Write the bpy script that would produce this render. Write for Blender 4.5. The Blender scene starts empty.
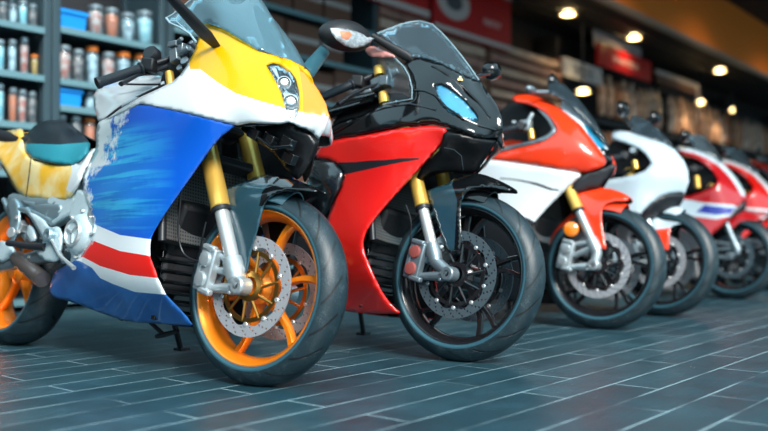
import bpy, bmesh, math, random
import numpy as np
from mathutils import Vector, Matrix, geometry, noise
random.seed(7)
D = bpy.data
col = bpy.context.scene.collection
R_ = math.radians
PI = math.pi

# ------------------------------------------------------------------ camera
FPX, CAMH = 857.0, 0.475
AZ, PITCH = R_(39.9), math.atan2(19.5, 857.0)
_f0 = Vector((math.cos(AZ), math.sin(AZ), 0)); _r = Vector((math.sin(AZ), -math.cos(AZ), 0)); _up = Vector((0, 0, 1))
_f = _f0*math.cos(PITCH) + _up*math.sin(PITCH); _u = _up*math.cos(PITCH) - _f0*math.sin(PITCH)
CAM = Vector((0, 0, CAMH))
cd = D.cameras.new('camera'); cam = D.objects.new('camera', cd); col.objects.link(cam)
m = Matrix((_r, _u, -_f)).transposed().to_4x4(); m.translation = CAM
cam.matrix_world = m
cd.sensor_width = 36; cd.lens = 36*FPX/768; cd.clip_start = .05; cd.clip_end = 200
cd.dof.use_dof = True; cd.dof.focus_distance = 2.95; cd.dof.aperture_fstop = 1.25
bpy.context.scene.camera = cam

def ray(u, v): return _f + _r*((u-384)/FPX) + _u*((215.5-v)/FPX)
def ground(u, v): d = ray(u, v); return CAM + d*(-CAMH/d.z)
def on_y(u, v, Y): d = ray(u, v); return CAM + d*(Y/d.y)

# ------------------------------------------------------------------ tags
def tag(o, label, cat, group=None):
    o['label'] = label; o['category'] = cat
    if group: o['group'] = group
    return o
def empty(name, loc=(0, 0, 0)):
    o = D.objects.new(name, None); col.objects.link(o); o.location = loc; o.empty_display_size = .1
    return o
def thing(name, label, cat, loc=(0, 0, 0), group=None): return tag(empty(name, loc), label, cat, group)
def copy_tree(o, parent=None, mats=None):
    c = o.copy(); col.objects.link(c); c.parent = parent
    if mats and o.data:
        c.data = o.data.copy()
        for i, mm in enumerate(c.data.materials):
            if mm and mm.name in mats: c.data.materials[i] = M[mats[mm.name]]
    for ch in o.children: copy_tree(ch, c, mats)
    return c

# ------------------------------------------------------------------ materials
M = {}
def N(nt, t, **kw):
    n = nt.nodes.new(t)
    for k, v in kw.items(): setattr(n, k, v)
    return n
def mat(name, col_, rough=.4, metal=0, coat=0, bump=0, bscale=60, var=0, vscale=8, col2=None, spec=.5, emis=None, es=0, trans=0, ior=1.45, detail=4, coatr=.05):
    m = D.materials.new(name); m.use_nodes = True; nt = m.node_tree; b = nt.nodes['Principled BSDF']
    b.inputs['Base Color'].default_value = (*col_, 1); b.inputs['Roughness'].default_value = rough
    b.inputs['Metallic'].default_value = metal; b.inputs['Coat Weight'].default_value = coat; b.inputs['Coat Roughness'].default_value = coatr
    b.inputs['Specular IOR Level'].default_value = spec; b.inputs['Transmission Weight'].default_value = trans; b.inputs['IOR'].default_value = ior
    if emis: b.inputs['Emission Color'].default_value = (*emis, 1); b.inputs['Emission Strength'].default_value = es
    tc = N(nt, 'ShaderNodeTexCoord')
    if var or col2:
        no = N(nt, 'ShaderNodeTexNoise'); no.inputs['Scale'].default_value = vscale; no.inputs['Detail'].default_value = detail
        nt.links.new(tc.outputs['Object'], no.inputs['Vector'])
        mx = N(nt, 'ShaderNodeMix', data_type='RGBA')
        c2 = col2 if col2 else tuple(min(1, c*(1+var)) for c in col_)
        c1 = col_ if col2 else tuple(c*(1-var) for c in col_)
        mx.inputs[6].default_value = (*c1, 1); mx.inputs[7].default_value = (*c2, 1)
        rp = N(nt, 'ShaderNodeValToRGB'); rp.color_ramp.elements[0].position = .38; rp.color_ramp.elements[1].position = .62
        nt.links.new(no.outputs['Fac'], rp.inputs['Fac']); nt.links.new(rp.outputs['Color'], mx.inputs[0])
        nt.links.new(mx.outputs[2], b.inputs['Base Color'])
    if bump:
        nb = N(nt, 'ShaderNodeTexNoise'); nb.inputs['Scale'].default_value = bscale; nb.inputs['Detail'].default_value = 3
        nt.links.new(tc.outputs['Object'], nb.inputs['Vector'])
        bp = N(nt, 'ShaderNodeBump'); bp.inputs['Strength'].default_value = bump; bp.inputs['Distance'].default_value = .01
        nt.links.new(nb.outputs['Fac'], bp.inputs['Height']); nt.links.new(bp.outputs['Normal'], b.inputs['Normal'])
    M[name] = m; return m

mat('yellow', (.84, .42, .0), .35, coat=.35, spec=.3)
mat('orange_paint', (.90, .26, .005), .3, coat=.8)
mat('white', (.76, .80, .82), .28, coat=.8)
mat('white_dull', (.50, .60, .66), .3, coat=.6)
mat('red', (.80, .012, .008), .28, coat=.8)
mat('red_bright', (.90, .045, .008), .28, coat=.8)
mat('red_dark', (.42, .008, .012), .28, coat=.8)
mat('purple_blue', (.02, .03, .28), .3, coat=.5)
mat('black_gloss', (.004, .005, .006), .14, coat=.9, coatr=.03, bump=.05, bscale=10, spec=.25)
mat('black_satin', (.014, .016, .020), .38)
mat('black_plastic', (.010, .011, .013), .5)
mat('inner_black', (.006, .007, .009), .6, bump=.2, bscale=80)
mat('grip_rubber', (.010, .016, .022), .45, bump=.3, bscale=200)
mat('gold', (.90, .52, .10), .32, metal=.55, coat=.4)
mat('bronze', (.55, .26, .06), .35, metal=1)
mat('chrome', (.70, .71, .70), .25, metal=.65)
mat('alu', (.48, .53, .55), .34, metal=.6, bump=.12, bscale=90)
mat('alu_dark', (.22, .27, .30), .36, metal=.6, bump=.1, bscale=120)
mat('cast_blue', (.36, .50, .56), .4, metal=.8, bump=.15, bscale=90)
mat('disc', (.40, .40, .42), .45, metal=.35)
mat('disc_dark', (.085, .115, .135), .42, metal=.4)
mat('rim_orange', (.95, .25, .01), .3, metal=.35, coat=.5)
mat('rim_black', (.010, .010, .012), .25, coat=.5)
mat('exhaust_metal', (.22, .19, .18), .32, metal=.8)
mat('fender_carbon', (.018, .055, .075), .2, coat=1, bump=.35, bscale=15)
mat('seat_teal', (.02, .22, .28), .35, bump=.1)
mat('seat_black', (.010, .016, .022), .33, bump=.05)
mat('cap_red', (.30, .07, .06), .4)
mat('chin_black', (.004, .004, .005), .3, spec=.35, bump=.3, bscale=12)
mat('cast_light', (.50, .62, .66), .35, metal=.25, bump=.15, bscale=60)
mat('amber', (.95, .22, .01), .15, coat=1)
mat('lens_blue', (.01, .17, .30), .3, coat=1, col2=(.02, .32, .5), vscale=7)
mat('lens_pearl', (.42, .43, .45), .2, metal=.4, bump=.5, bscale=50, col2=(.75, .72, .68), vscale=40)
mat('badge_gold', (.75, .55, .25), .3, metal=.8)
mat('tail_paint', (.93, .50, .03), .3, coat=.8, col2=(.92, .74, .36), vscale=10)

# blue paint with a pale scraped, streaky area like worn film on the panel
def blue_paint():
    m = mat('blue', (.004, .07, .42), .25, coat=.9); nt = m.node_tree; b = nt.nodes['Principled BSDF']
    tc = N(nt, 'ShaderNodeTexCoord')
    at = N(nt, 'ShaderNodeAttribute', attribute_name='wear')
    w = N(nt, 'ShaderNodeTexNoise'); w.inputs['Scale'].default_value = 16; w.inputs['Detail'].default_value = 8; w.inputs['Roughness'].default_value = .7
    nt.links.new(tc.outputs['Object'], w.inputs['Vector'])
    mp = N(nt, 'ShaderNodeMapping'); mp.inputs['Rotation'].default_value = (0, R_(-38), 0); mp.inputs['Scale'].default_value = (2.2, 2.2, 55)
    nt.links.new(tc.outputs['Object'], mp.inputs['Vector'])
    s = N(nt, 'ShaderNodeTexNoise'); s.inputs['Scale'].default_value = 1.0; s.inputs['Detail'].default_value = 2
    nt.links.new(mp.outputs['Vector'], s.inputs['Vector'])
    def ma(op, a, c, clamp=False):
        n = N(nt, 'ShaderNodeMath', operation=op); n.use_clamp = clamp
        for i, x in enumerate((a, c)):
            if isinstance(x, (int, float)): n.inputs[i].default_value = x
            else: nt.links.new(x, n.inputs[i])
        return n.outputs[0]
    # edge wear: white flecks
    e = ma('ADD', ma('MULTIPLY', at.outputs['Fac'], 1.15), ma('MULTIPLY', w.outputs['Fac'], 2.8))
    e = ma('MULTIPLY', ma('SUBTRACT', e, 1.98), 3.5, True)
    e = ma('MULTIPLY', e, ma('MULTIPLY', at.outputs['Fac'], 12, True))
    # cyan streaks
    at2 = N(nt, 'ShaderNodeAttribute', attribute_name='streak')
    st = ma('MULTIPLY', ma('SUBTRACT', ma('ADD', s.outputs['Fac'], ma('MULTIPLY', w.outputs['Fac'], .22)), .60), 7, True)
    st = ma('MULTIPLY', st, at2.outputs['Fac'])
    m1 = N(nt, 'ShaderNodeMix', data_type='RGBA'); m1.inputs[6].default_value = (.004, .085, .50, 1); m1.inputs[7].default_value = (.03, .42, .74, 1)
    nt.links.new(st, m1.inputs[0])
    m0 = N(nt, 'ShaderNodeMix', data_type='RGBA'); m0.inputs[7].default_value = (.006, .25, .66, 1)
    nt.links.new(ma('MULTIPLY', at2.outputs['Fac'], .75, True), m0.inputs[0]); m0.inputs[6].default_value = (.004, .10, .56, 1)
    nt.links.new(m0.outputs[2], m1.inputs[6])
    m2 = N(nt, 'ShaderNodeMix', data_type='RGBA'); m2.inputs[7].default_value = (.80, .86, .86, 1)
    nt.links.new(e, m2.inputs[0]); nt.links.new(m1.outputs[2], m2.inputs[6])
    nt.links.new(m2.outputs[2], b.inputs['Base Color'])
blue_paint()
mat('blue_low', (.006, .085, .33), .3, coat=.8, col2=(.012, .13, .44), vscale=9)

def glass_mat(name, tint, rough=.02, dens=.25):
    m = D.materials.new(name); m.use_nodes = True; nt = m.node_tree; nt.nodes.remove(nt.nodes['Principled BSDF'])
    out = nt.nodes['Material Output']
    tr = N(nt, 'ShaderNodeBsdfTransparent'); tr.inputs[0].default_value = (*tint, 1)
    gl = N(nt, 'ShaderNodeBsdfGlossy'); gl.inputs['Roughness'].default_value = rough; gl.inputs[0].default_value = (.9, .97, 1, 1)
    fr = N(nt, 'ShaderNodeFresnel'); fr.inputs[0].default_value = 1.32
    mx = N(nt, 'ShaderNodeMixShader'); nt.links.new(fr.outputs[0], mx.inputs[0]); nt.links.new(tr.outputs[0], mx.inputs[1]); nt.links.new(gl.outputs[0], mx.inputs[2])
    df = N(nt, 'ShaderNodeBsdfDiffuse'); df.inputs[0].default_value = (tint[0]*.5, tint[1]*.6, tint[2]*.65, 1)
    m2 = N(nt, 'ShaderNodeMixShader'); m2.inputs[0].default_value = dens
    nt.links.new(mx.outputs[0], m2.inputs[1]); nt.links.new(df.outputs[0], m2.inputs[2]); nt.links.new(m2.outputs[0], out.inputs[0])
    M[name] = m
glass_mat('screen_glass', (.90, .94, .96), .02, .03)
glass_mat('screen_teal', (.70, .86, .90), .02, .12)
glass_mat('screen_edge', (.75, .85, .88), .15, .75)
glass_mat('smoke_glass', (.25, .30, .33), .02, .15)
glass_mat('jar_glass', (.72, .84, .88), .05, .12)
glass_mat('lens_clear', (.93, .96, .98), .02, .02)

def tyre_mat():
    m = mat('tyre', (.030, .042, .050), .42, spec=.6); nt = m.node_tree; b = nt.nodes['Principled BSDF']
    uv = N(nt, 'ShaderNodeUVMap'); sx = N(nt, 'ShaderNodeSeparateXYZ'); nt.links.new(uv.outputs[0], sx.inputs[0])
    def ma(op, a, c=0, clamp=False):
        n = N(nt, 'ShaderNodeMath', operation=op); n.use_clamp = clamp
        for i, x in enumerate((a, c)):
            if isinstance(x, (int, float)): n.inputs[i].default_value = x
            else: nt.links.new(x, n.inputs[i])
        return n.outputs[0]
    U, V = sx.outputs[0], sx.outputs[1]           # U around (0..1), V across tread (-1..1)
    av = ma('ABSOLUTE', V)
    # long slanted grooves, curved towards the shoulder
    ph = ma('ADD', ma('MULTIPLY', U, 17), ma('MULTIPLY', ma('POWER', av, 1.6), 1.25))
    g = ma('ABSOLUTE', ma('SUBTRACT', ma('FRACT', ph), .5))
    g = ma('LESS_THAN', g, .055)
    g = ma('MULTIPLY', g, ma('MULTIPLY', ma('LESS_THAN', av, .80), ma('GREATER_THAN', av, .12)))
    tc = N(nt, 'ShaderNodeTexCoord')
    no = N(nt, 'ShaderNodeTexNoise'); no.inputs['Scale'].default_value = 28; no.inputs['Detail'].default_value = 6
    nt.links.new(tc.outputs['Object'], no.inputs['Vector'])
    n2 = N(nt, 'ShaderNodeTexNoise'); n2.inputs['Scale'].default_value = 300; n2.inputs['Detail'].default_value = 3
    nt.links.new(tc.outputs['Object'], n2.inputs['Vector'])
    dust = ma('MULTIPLY', ma('SUBTRACT', ma('ADD', ma('MULTIPLY', no.outputs['Fac'], .5), ma('MULTIPLY', n2.outputs['Fac'], .7)), .65), 3.2, True)
    m1 = N(nt, 'ShaderNodeMix', data_type='RGBA'); m1.inputs[6].default_value = (.010, .024, .032, 1); m1.inputs[7].default_value = (.11, .15, .165, 1)
    nt.links.new(dust, m1.inputs[0])
    sw = N(nt, 'ShaderNodeMix', data_type='RGBA'); sw.inputs[7].default_value = (.030, .095, .125, 1); nt.links.new(ma('GREATER_THAN', av, .93), sw.inputs[0]); nt.links.new(m1.outputs[2], sw.inputs[6])  # cyan sheen of the sidewall put into the base colour
    m2 = N(nt, 'ShaderNodeMix', data_type='RGBA'); m2.inputs[7].default_value = (.004, .006, .007, 1)
    nt.links.new(g, m2.inputs[0]); nt.links.new(sw.outputs[2], m2.inputs[6]); nt.links.new(m2.outputs[2], b.inputs['Base Color'])
    bp = N(nt, 'ShaderNodeBump'); bp.inputs['Strength'].default_value = .6; bp.inputs['Distance'].default_value = .004
    nt.links.new(ma('SUBTRACT', ma('MULTIPLY', n2.outputs['Fac'], .25), g), bp.inputs['Height']); nt.links.new(bp.outputs['Normal'], b.inputs['Normal'])
tyre_mat()

def radiator_mat():
    m = mat('radiator_mesh', (.02, .02, .022), .45, metal=.5); nt = m.node_tree; b = nt.nodes['Principled BSDF']
    tc = N(nt, 'ShaderNodeTexCoord'); mp = N(nt, 'ShaderNodeMapping'); nt.links.new(tc.outputs['Object'], mp.inputs['Vector'])
    w = N(nt, 'ShaderNodeTexWave', bands_direction='Z'); w.inputs['Scale'].default_value = 26
    w2 = N(nt, 'ShaderNodeTexWave', bands_direction='Y'); w2.inputs['Scale'].default_value = 26
    nt.links.new(mp.outputs[0], w.inputs['Vector']); nt.links.new(mp.outputs[0], w2.inputs['Vector'])
    mx = N(nt, 'ShaderNodeMath', operation='MULTIPLY'); nt.links.new(w.outputs['Fac'], mx.inputs[0]); nt.links.new(w2.outputs['Fac'], mx.inputs[1])
    c = N(nt, 'ShaderNodeMix', data_type='RGBA'); c.inputs[6].default_value = (.17, .18, .18, 1); c.inputs[7].default_value = (.004, .004, .005, 1)
    nt.links.new(mx.outputs[0], c.inputs[0]); nt.links.new(c.outputs[2], b.inputs['Base Color'])
radiator_mat()

# ------------------------------------------------------------------ mesh builder
class MB:
    def __init__(s): s.v = []; s.f = []; s.m = []; s.uv = {}; s.T = Matrix.Identity(4); s.mi = 0
    def add(s, vs, fs):
        o = len(s.v); s.v += [s.T @ Vector(p) for p in vs]; s.f += [tuple(i+o for i in f) for f in fs]; s.m += [s.mi]*len(fs)
    def box(s, c, d, rot=None, taper=1.0):
        x, y, z = d[0]/2, d[1]/2, d[2]/2; q = rot or Matrix.Identity(3); c = Vector(c)
        vs = []
        for sz in (-1, 1):
            k = taper if sz > 0 else 1
            for sx, sy in ((-1, -1), (1, -1), (1, 1), (-1, 1)): vs.append(c + q @ Vector((sx*x*k, sy*y*k, sz*z)))
        s.add(vs, [(3, 2, 1, 0), (4, 5, 6, 7), (0, 1, 5, 4), (1, 2, 6, 5), (2, 3, 7, 6), (3, 0, 4, 7)]); return s
    def tube(s, pts, r, n=14, cap=True):
        pts = [Vector(p) for p in pts]; rs = r if isinstance(r, (list, tuple)) else [r]*len(pts)
        vs = []; t0 = None; nx = None
        for i, p in enumerate(pts):
            t = ((pts[min(i+1, len(pts)-1)] - pts[max(i-1, 0)])).normalized()
            if nx is None:
                a = Vector((0, 0, 1)) if abs(t.z) < .9 else Vector((1, 0, 0)); nx = t.cross(a).normalized()
            else: nx = (nx - t*nx.dot(t)).normalized()
            ny = t.cross(nx)
            for k in range(n): a = 2*PI*k/n; vs.append(p + nx*math.cos(a)*rs[i] + ny*math.sin(a)*rs[i])
        fs = []
        for i in range(len(pts)-1):
            for k in range(n): k2 = (k+1) % n; fs.append((i*n+k, i*n+k2, (i+1)*n+k2, (i+1)*n+k))
        if cap: fs.append(tuple(reversed(range(n)))); fs.append(tuple(range((len(pts)-1)*n, len(pts)*n)))
        s.add(vs, fs); return s
    def lathe(s, prof, c=(0, 0, 0), axis=(0, 1, 0), n=64, closed=False):
        # prof: (radius, offset along axis)
        ax = Vector(axis).normalized(); a = Vector((1, 0, 0)) if abs(ax.x) < .9 else Vector((0, 0, 1))
        e1 = (a - ax*a.dot(ax)).normalized(); e2 = ax.cross(e1); c = Vector(c); vs = []
        for r, h in prof:
            for k in range(n): t = 2*PI*k/n; vs.append(c + ax*h + (e1*math.cos(t) + e2*math.sin(t))*max(r, 1e-5))
        fs = []; L = len(prof)
        for i in range(L if closed else L-1):
            j = (i+1) % L
            for k in range(n): k2 = (k+1) % n; fs.append((i*n+k, j*n+k, j*n+k2, i*n+k2))
        s.add(vs, fs); return s
    def prism(s, poly, y0, y1):   # polygon in x,z extruded along y
        n = len(poly); vs = [(p[0], y0, p[1]) for p in poly] + [(p[0], y1, p[1]) for p in poly]
        fs = [tuple(range(n)), tuple(reversed(range(n, 2*n)))] + [(i, n+i, n+(i+1) % n, (i+1) % n) for i in range(n)]
        s.add(vs, fs); return s
    def loft(s, secs, cap=True):
        n = len(secs[0]); vs = [p for q in secs for p in q]; fs = []
        for i in range(len(secs)-1):
            for k in range(n): k2 = (k+1) % n; fs.append((i*n+k, i*n+k2, (i+1)*n+k2, (i+1)*n+k))
        if cap: fs.append(tuple(reversed(range(n)))); fs.append(tuple(range((len(secs)-1)*n, len(secs)*n)))
        s.add(vs, fs); return s
    def build(s, name, mats, parent=None, bev=0, smooth=38, loc=None, sub=0, recalc=True):
        me = D.meshes.new(name); me.from_pydata([tuple(v) for v in s.v], [], s.f)
        if not isinstance(mats, (list, tuple)): mats = [mats]
        for q in mats: me.materials.append(M[q])
        for p, i in zip(me.polygons, s.m): p.material_index = i
        if recalc:
            bm = bmesh.new(); bm.from_mesh(me); bmesh.ops.recalc_face_normals(bm, faces=bm.faces); bm.to_mesh(me); bm.free()
        me.shade_smooth(); me.set_sharp_from_angle(angle=R_(smooth))
        o = D.objects.new(name, me); col.objects.link(o)
        if parent: o.parent = parent
        if loc is not None: o.location = loc
        if bev:
            b = o.modifiers.new('bevel', 'BEVEL'); b.width = bev; b.segments = 2; b.limit_method = 'ANGLE'; b.angle_limit = R_(35)
        if sub: q = o.modifiers.new('sub', 'SUBSURF'); q.levels = sub; q.render_levels = sub
        return o
def rotx(a): return Matrix.Rotation(a, 3, 'X')
def roty(a): return Matrix.Rotation(a, 3, 'Y')
def rotz(a): return Matrix.Rotation(a, 3, 'Z')

# ------------------------------------------------------------------ polygon helpers
def inside(p, poly):
    x, y = p; c = False; j = len(poly)-1
    for i in range(len(poly)):
        xi, yi = poly[i]; xj, yj = poly[j]
        if (yi > y) != (yj > y) and x < (xj-xi)*(y-yi)/(yj-yi)+xi: c = not c
        j = i
    return c
def segd(p, a, b):
    ax, ay = a; bx, by = b; dx, dy = bx-ax, by-ay; L = dx*dx+dy*dy
    t = 0 if L == 0 else max(0, min(1, ((p[0]-ax)*dx+(p[1]-ay)*dy)/L))
    return math.hypot(p[0]-ax-t*dx, p[1]-ay-t*dy)
def polyd(p, pl, closed=True):
    n = len(pl); return min(segd(p, pl[i], pl[(i+1) % n]) for i in range(n if closed else n-1))
def smooth_poly(pl, it=1):      # rounds every corner a little
    for _ in range(it):
        q = []
        for i in range(len(pl)):
            a, b = pl[i], pl[(i+1) % len(pl)]
            q += [(a[0]*.8+b[0]*.2, a[1]*.8+b[1]*.2), (a[0]*.2+b[0]*.8, a[1]*.2+b[1]*.8)]
        pl = q
    return pl
def tps(ctrl):
    P = np.array([(c[0]/100, c[1]/100) for c in ctrl]); Y = np.array([c[2] for c in ctrl]); n = len(P)
    def k(r2): return .5*r2*np.log(r2+1e-12)
    A = np.zeros((n+3, n+3)); d2 = ((P[:, None]-P[None])**2).sum(-1); A[:n, :n] = k(d2) + np.eye(n)*2e-3
    A[:n, n] = 1; A[:n, n+1:] = P; A[n, :n] = 1; A[n+1:, :n] = P.T
    w = np.linalg.solve(A, np.concatenate([Y, np.zeros(3)]))
    def f(u, v):
        q = np.array((u/100, v/100)); r2 = ((P-q)**2).sum(-1); return float(w[:n] @ k(r2) + w[n] + w[n+1:] @ q)
    return f

# ------------------------------------------------------------------ motorcycle frame of reference
# local axes: x forward, y to the rider's left, z up; origin under the front axle
class Bike:
    def __init__(s, u, v, name, label, lean=9, R=.308):
        s.root = thing(name, label, 'motorcycle', ground(u, v)); s.R = R
        s.root.rotation_euler = (R_(-lean), 0, R_(-90))
        s.rot = (Matrix.Rotation(R_(-90), 3, 'Z') @ Matrix.Rotation(R_(-lean), 3, 'X')); s.o = s.root.location.copy(); s.rt = s.rot.transposed()
    def loc(s, u, v, y):
        d = s.rt @ ray(u, v); o = s.rt @ (CAM - s.o); return o + d*((y-o.y)/d.y)

def panel(b, name, outline, depth, mats, regions=(), parent=None, th=.004, sp=3.5, cl=None, roll=(3, .006), both=True,
          rnd=1, dy=0, attrs=None, holes=(), ripple=None):
    """curved bodywork panel: outline of its right half in the bike's side view, half-width from depth(u,v)"""
    pl = outline if cl else smooth_poly(outline, rnd)
    pts = []; edges = []
    def add_loop(q):
        base = len(pts); n = len(q)
        for i in range(n):
            a, c = q[i], q[(i+1) % n]; L = math.dist(a, c); k = max(1, int(L/sp))
            for j in range(k): pts.append((a[0]+(c[0]-a[0])*j/k, a[1]+(c[1]-a[1])*j/k))
        m_ = len(pts)-base
        for i in range(m_): edges.append((base+i, base+(i+1) % m_))
    add_loop(pl)
    holes = [smooth_poly(h, rnd) for h in holes]
    for h in holes: add_loop(h)
    for poly, _ in regions: add_loop(poly)
    nb = len(pts)
    xs = [p[0] for p in pl]; ys = [p[1] for p in pl]; row = 0; y = min(ys)
    arr = np.array(pts)
    while y < max(ys):
        x = min(xs) + (sp/2 if row % 2 else 0)
        while x < max(xs):
            if inside((x, y), pl) and ((arr-np.array((x, y)))**2).sum(-1).min() > (sp*.55)**2: pts.append((x, y))
            x += sp
        y += sp*.87; row += 1
    V, _, F, _, _, _ = geometry.delaunay_2d_cdt([Vector(p) for p in pts], edges, [], 0, 1e-4)
    faces = []; mi = []
    for f in F:
        c = (sum(V[i][0] for i in f)/3, sum(V[i][1] for i in f)/3)
        if not inside(c, pl) or any(inside(c, h) for h in holes): continue
        k = 0
        for poly, idx in regions:
            if inside(c, poly): k = idx
        faces.append(tuple(f)); mi.append(k)
    segs = []
    n = len(pl)
    for i in range(n):
        a, c = pl[i], pl[(i+1) % n]; mid = ((a[0]+c[0])/2, (a[1]+c[1])/2)
        if cl and polyd(a, cl, False) < .6 and polyd(c, cl, False) < .6 and polyd(mid, cl, False) < 1.2: continue
        segs.append((a, c))
    for h in holes:
        segs += [(h[i], h[(i+1) % len(h)]) for i in range(len(h))]
    P3 = []; px = []
    for v in V:
        u, w = v[0], v[1]; yy = depth(u, w) + dy
        if ripple: yy += ripple(u, w)
        d = min(segd((u, w), a, c) for a, c in segs) if segs else 99
        if cl:
            dc = polyd((u, w), cl, False)
            if dc < .7: yy = 0
            elif dc < 14: t = math.sqrt(max(0, 1-(1-dc/14)**2)); yy = yy*t if yy < 0 else -.001
        if d < roll[0]: k = 1-d/roll[0]; yy += roll[1]*(1-math.sqrt(max(0, 1-k*k)))
        if cl and yy > -.0005: yy = 0 if polyd((u, w), cl, False) < .7 else -.0005
        P3.append(b.loc(u, w, yy)); px.append((u, w))
    # orient outwards
    a = Vector()
    for f in faces: a += (P3[f[1]]-P3[f[0]]).cross(P3[f[2]]-P3[f[0]])
    if a.y > 0: faces = [tuple(reversed(f)) for f in faces]
    used = sorted({i for f in faces for i in f}); mp = {o: i for i, o in enumerate(used)}
    P3 = [P3[i] for i in used]; px = [px[i] for i in used]; faces = [tuple(mp[i] for i in f) for f in faces]
    def make(PP, FF, MI, PX):
        me = D.meshes.new(name); me.from_pydata([tuple(p) for p in PP], [], FF)
        for q in mats: me.materials.append(M[q])
        lined = not any(k in mats[0] for k in ('glass', 'lens', 'screen'))
        if lined: me.materials.append(M['inner_black'])      # unpainted inner face
        for p, i in zip(me.polygons, MI): p.material_index = i
        if attrs:
            for an, fn in attrs.items():
                at = me.attributes.new(an, 'FLOAT', 'POINT')
                for i, q in enumerate(PX): at.data[i].value = fn(*q)
        if cl:
            bm = bmesh.new(); bm.from_mesh(me); bmesh.ops.remove_doubles(bm, verts=bm.verts, dist=.0015); bm.to_mesh(me); bm.free()
        me.shade_smooth(); o = D.objects.new(name, me); col.objects.link(o); o.parent = parent or b.root
        s = o.modifiers.new('solid', 'SOLIDIFY'); s.thickness = th; s.offset = -1
        if lined: s.material_offset = len(mats)
        return o
    mir = [Vector((p.x, -p.y, p.z)) for p in P3]; rf = [tuple(reversed(f)) for f in faces]
    if cl:
        k = len(P3); return make(P3+mir, faces+[tuple(i+k for i in f) for f in rf], mi+mi, px+px)
    o = make(P3, faces, mi, px)
    if both: make(mir, rf, mi, px)
    return o

# ------------------------------------------------------------------ wheel
def disc_mesh(name, c, ro, ri, th, mats, parent, nh=14, rows=3, hole=.0042):
    """ventilated brake disc with real drilled holes"""
    pts = []; edges = []
    def loop(q):
        o = len(pts); pts.extend(q); edges.extend((o+i, o+(i+1) % len(q)) for i in range(len(q)))
    N_ = 96
    loop([(ro*math.cos(2*PI*i/N_), ro*math.sin(2*PI*i/N_)) for i in range(N_)])
    loop([(ri*(1+.03*math.cos(10*2*PI*i/N_))*math.cos(2*PI*i/N_), ri*(1+.03*math.cos(10*2*PI*i/N_))*math.sin(2*PI*i/N_)) for i in range(N_)])
    hs = []
    for k in range(nh):
        for j in range(rows):
            r = ri + (ro-ri)*(.2+.6*j/(rows-1)); a = 2*PI*(k+.28*j)/nh
            hc = (r*math.cos(a), r*math.sin(a)); hs.append(hc)
            loop([(hc[0]+hole*math.cos(PI/3*q), hc[1]+hole*math.sin(PI/3*q)) for q in range(6)])
    V, _, F, _, _, _ = geometry.delaunay_2d_cdt([Vector(p) for p in pts], edges, [], 0, 1e-6)
    fs = []
    for f in F:
        x = sum(V[i][0] for i in f)/3; y = sum(V[i][1] for i in f)/3; r = math.hypot(x, y)
        if r > ro or r < ri*(1+.03*math.cos(10*math.atan2(y, x))): continue
        if any((x-h[0])**2+(y-h[1])**2 < (hole*.8)**2 for h in hs): continue
        fs.append(tuple(f))
    mb = MB(); mb.add([(c[0]+v[0], c[1], c[2]+v[1]) for v in V], fs)
    o = mb.build(name, mats, parent, smooth=30); o.data.shade_flat()
    s = o.modifiers.new('solid', 'SOLIDIFY'); s.thickness = th; s.offset = 0
    return o

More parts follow.
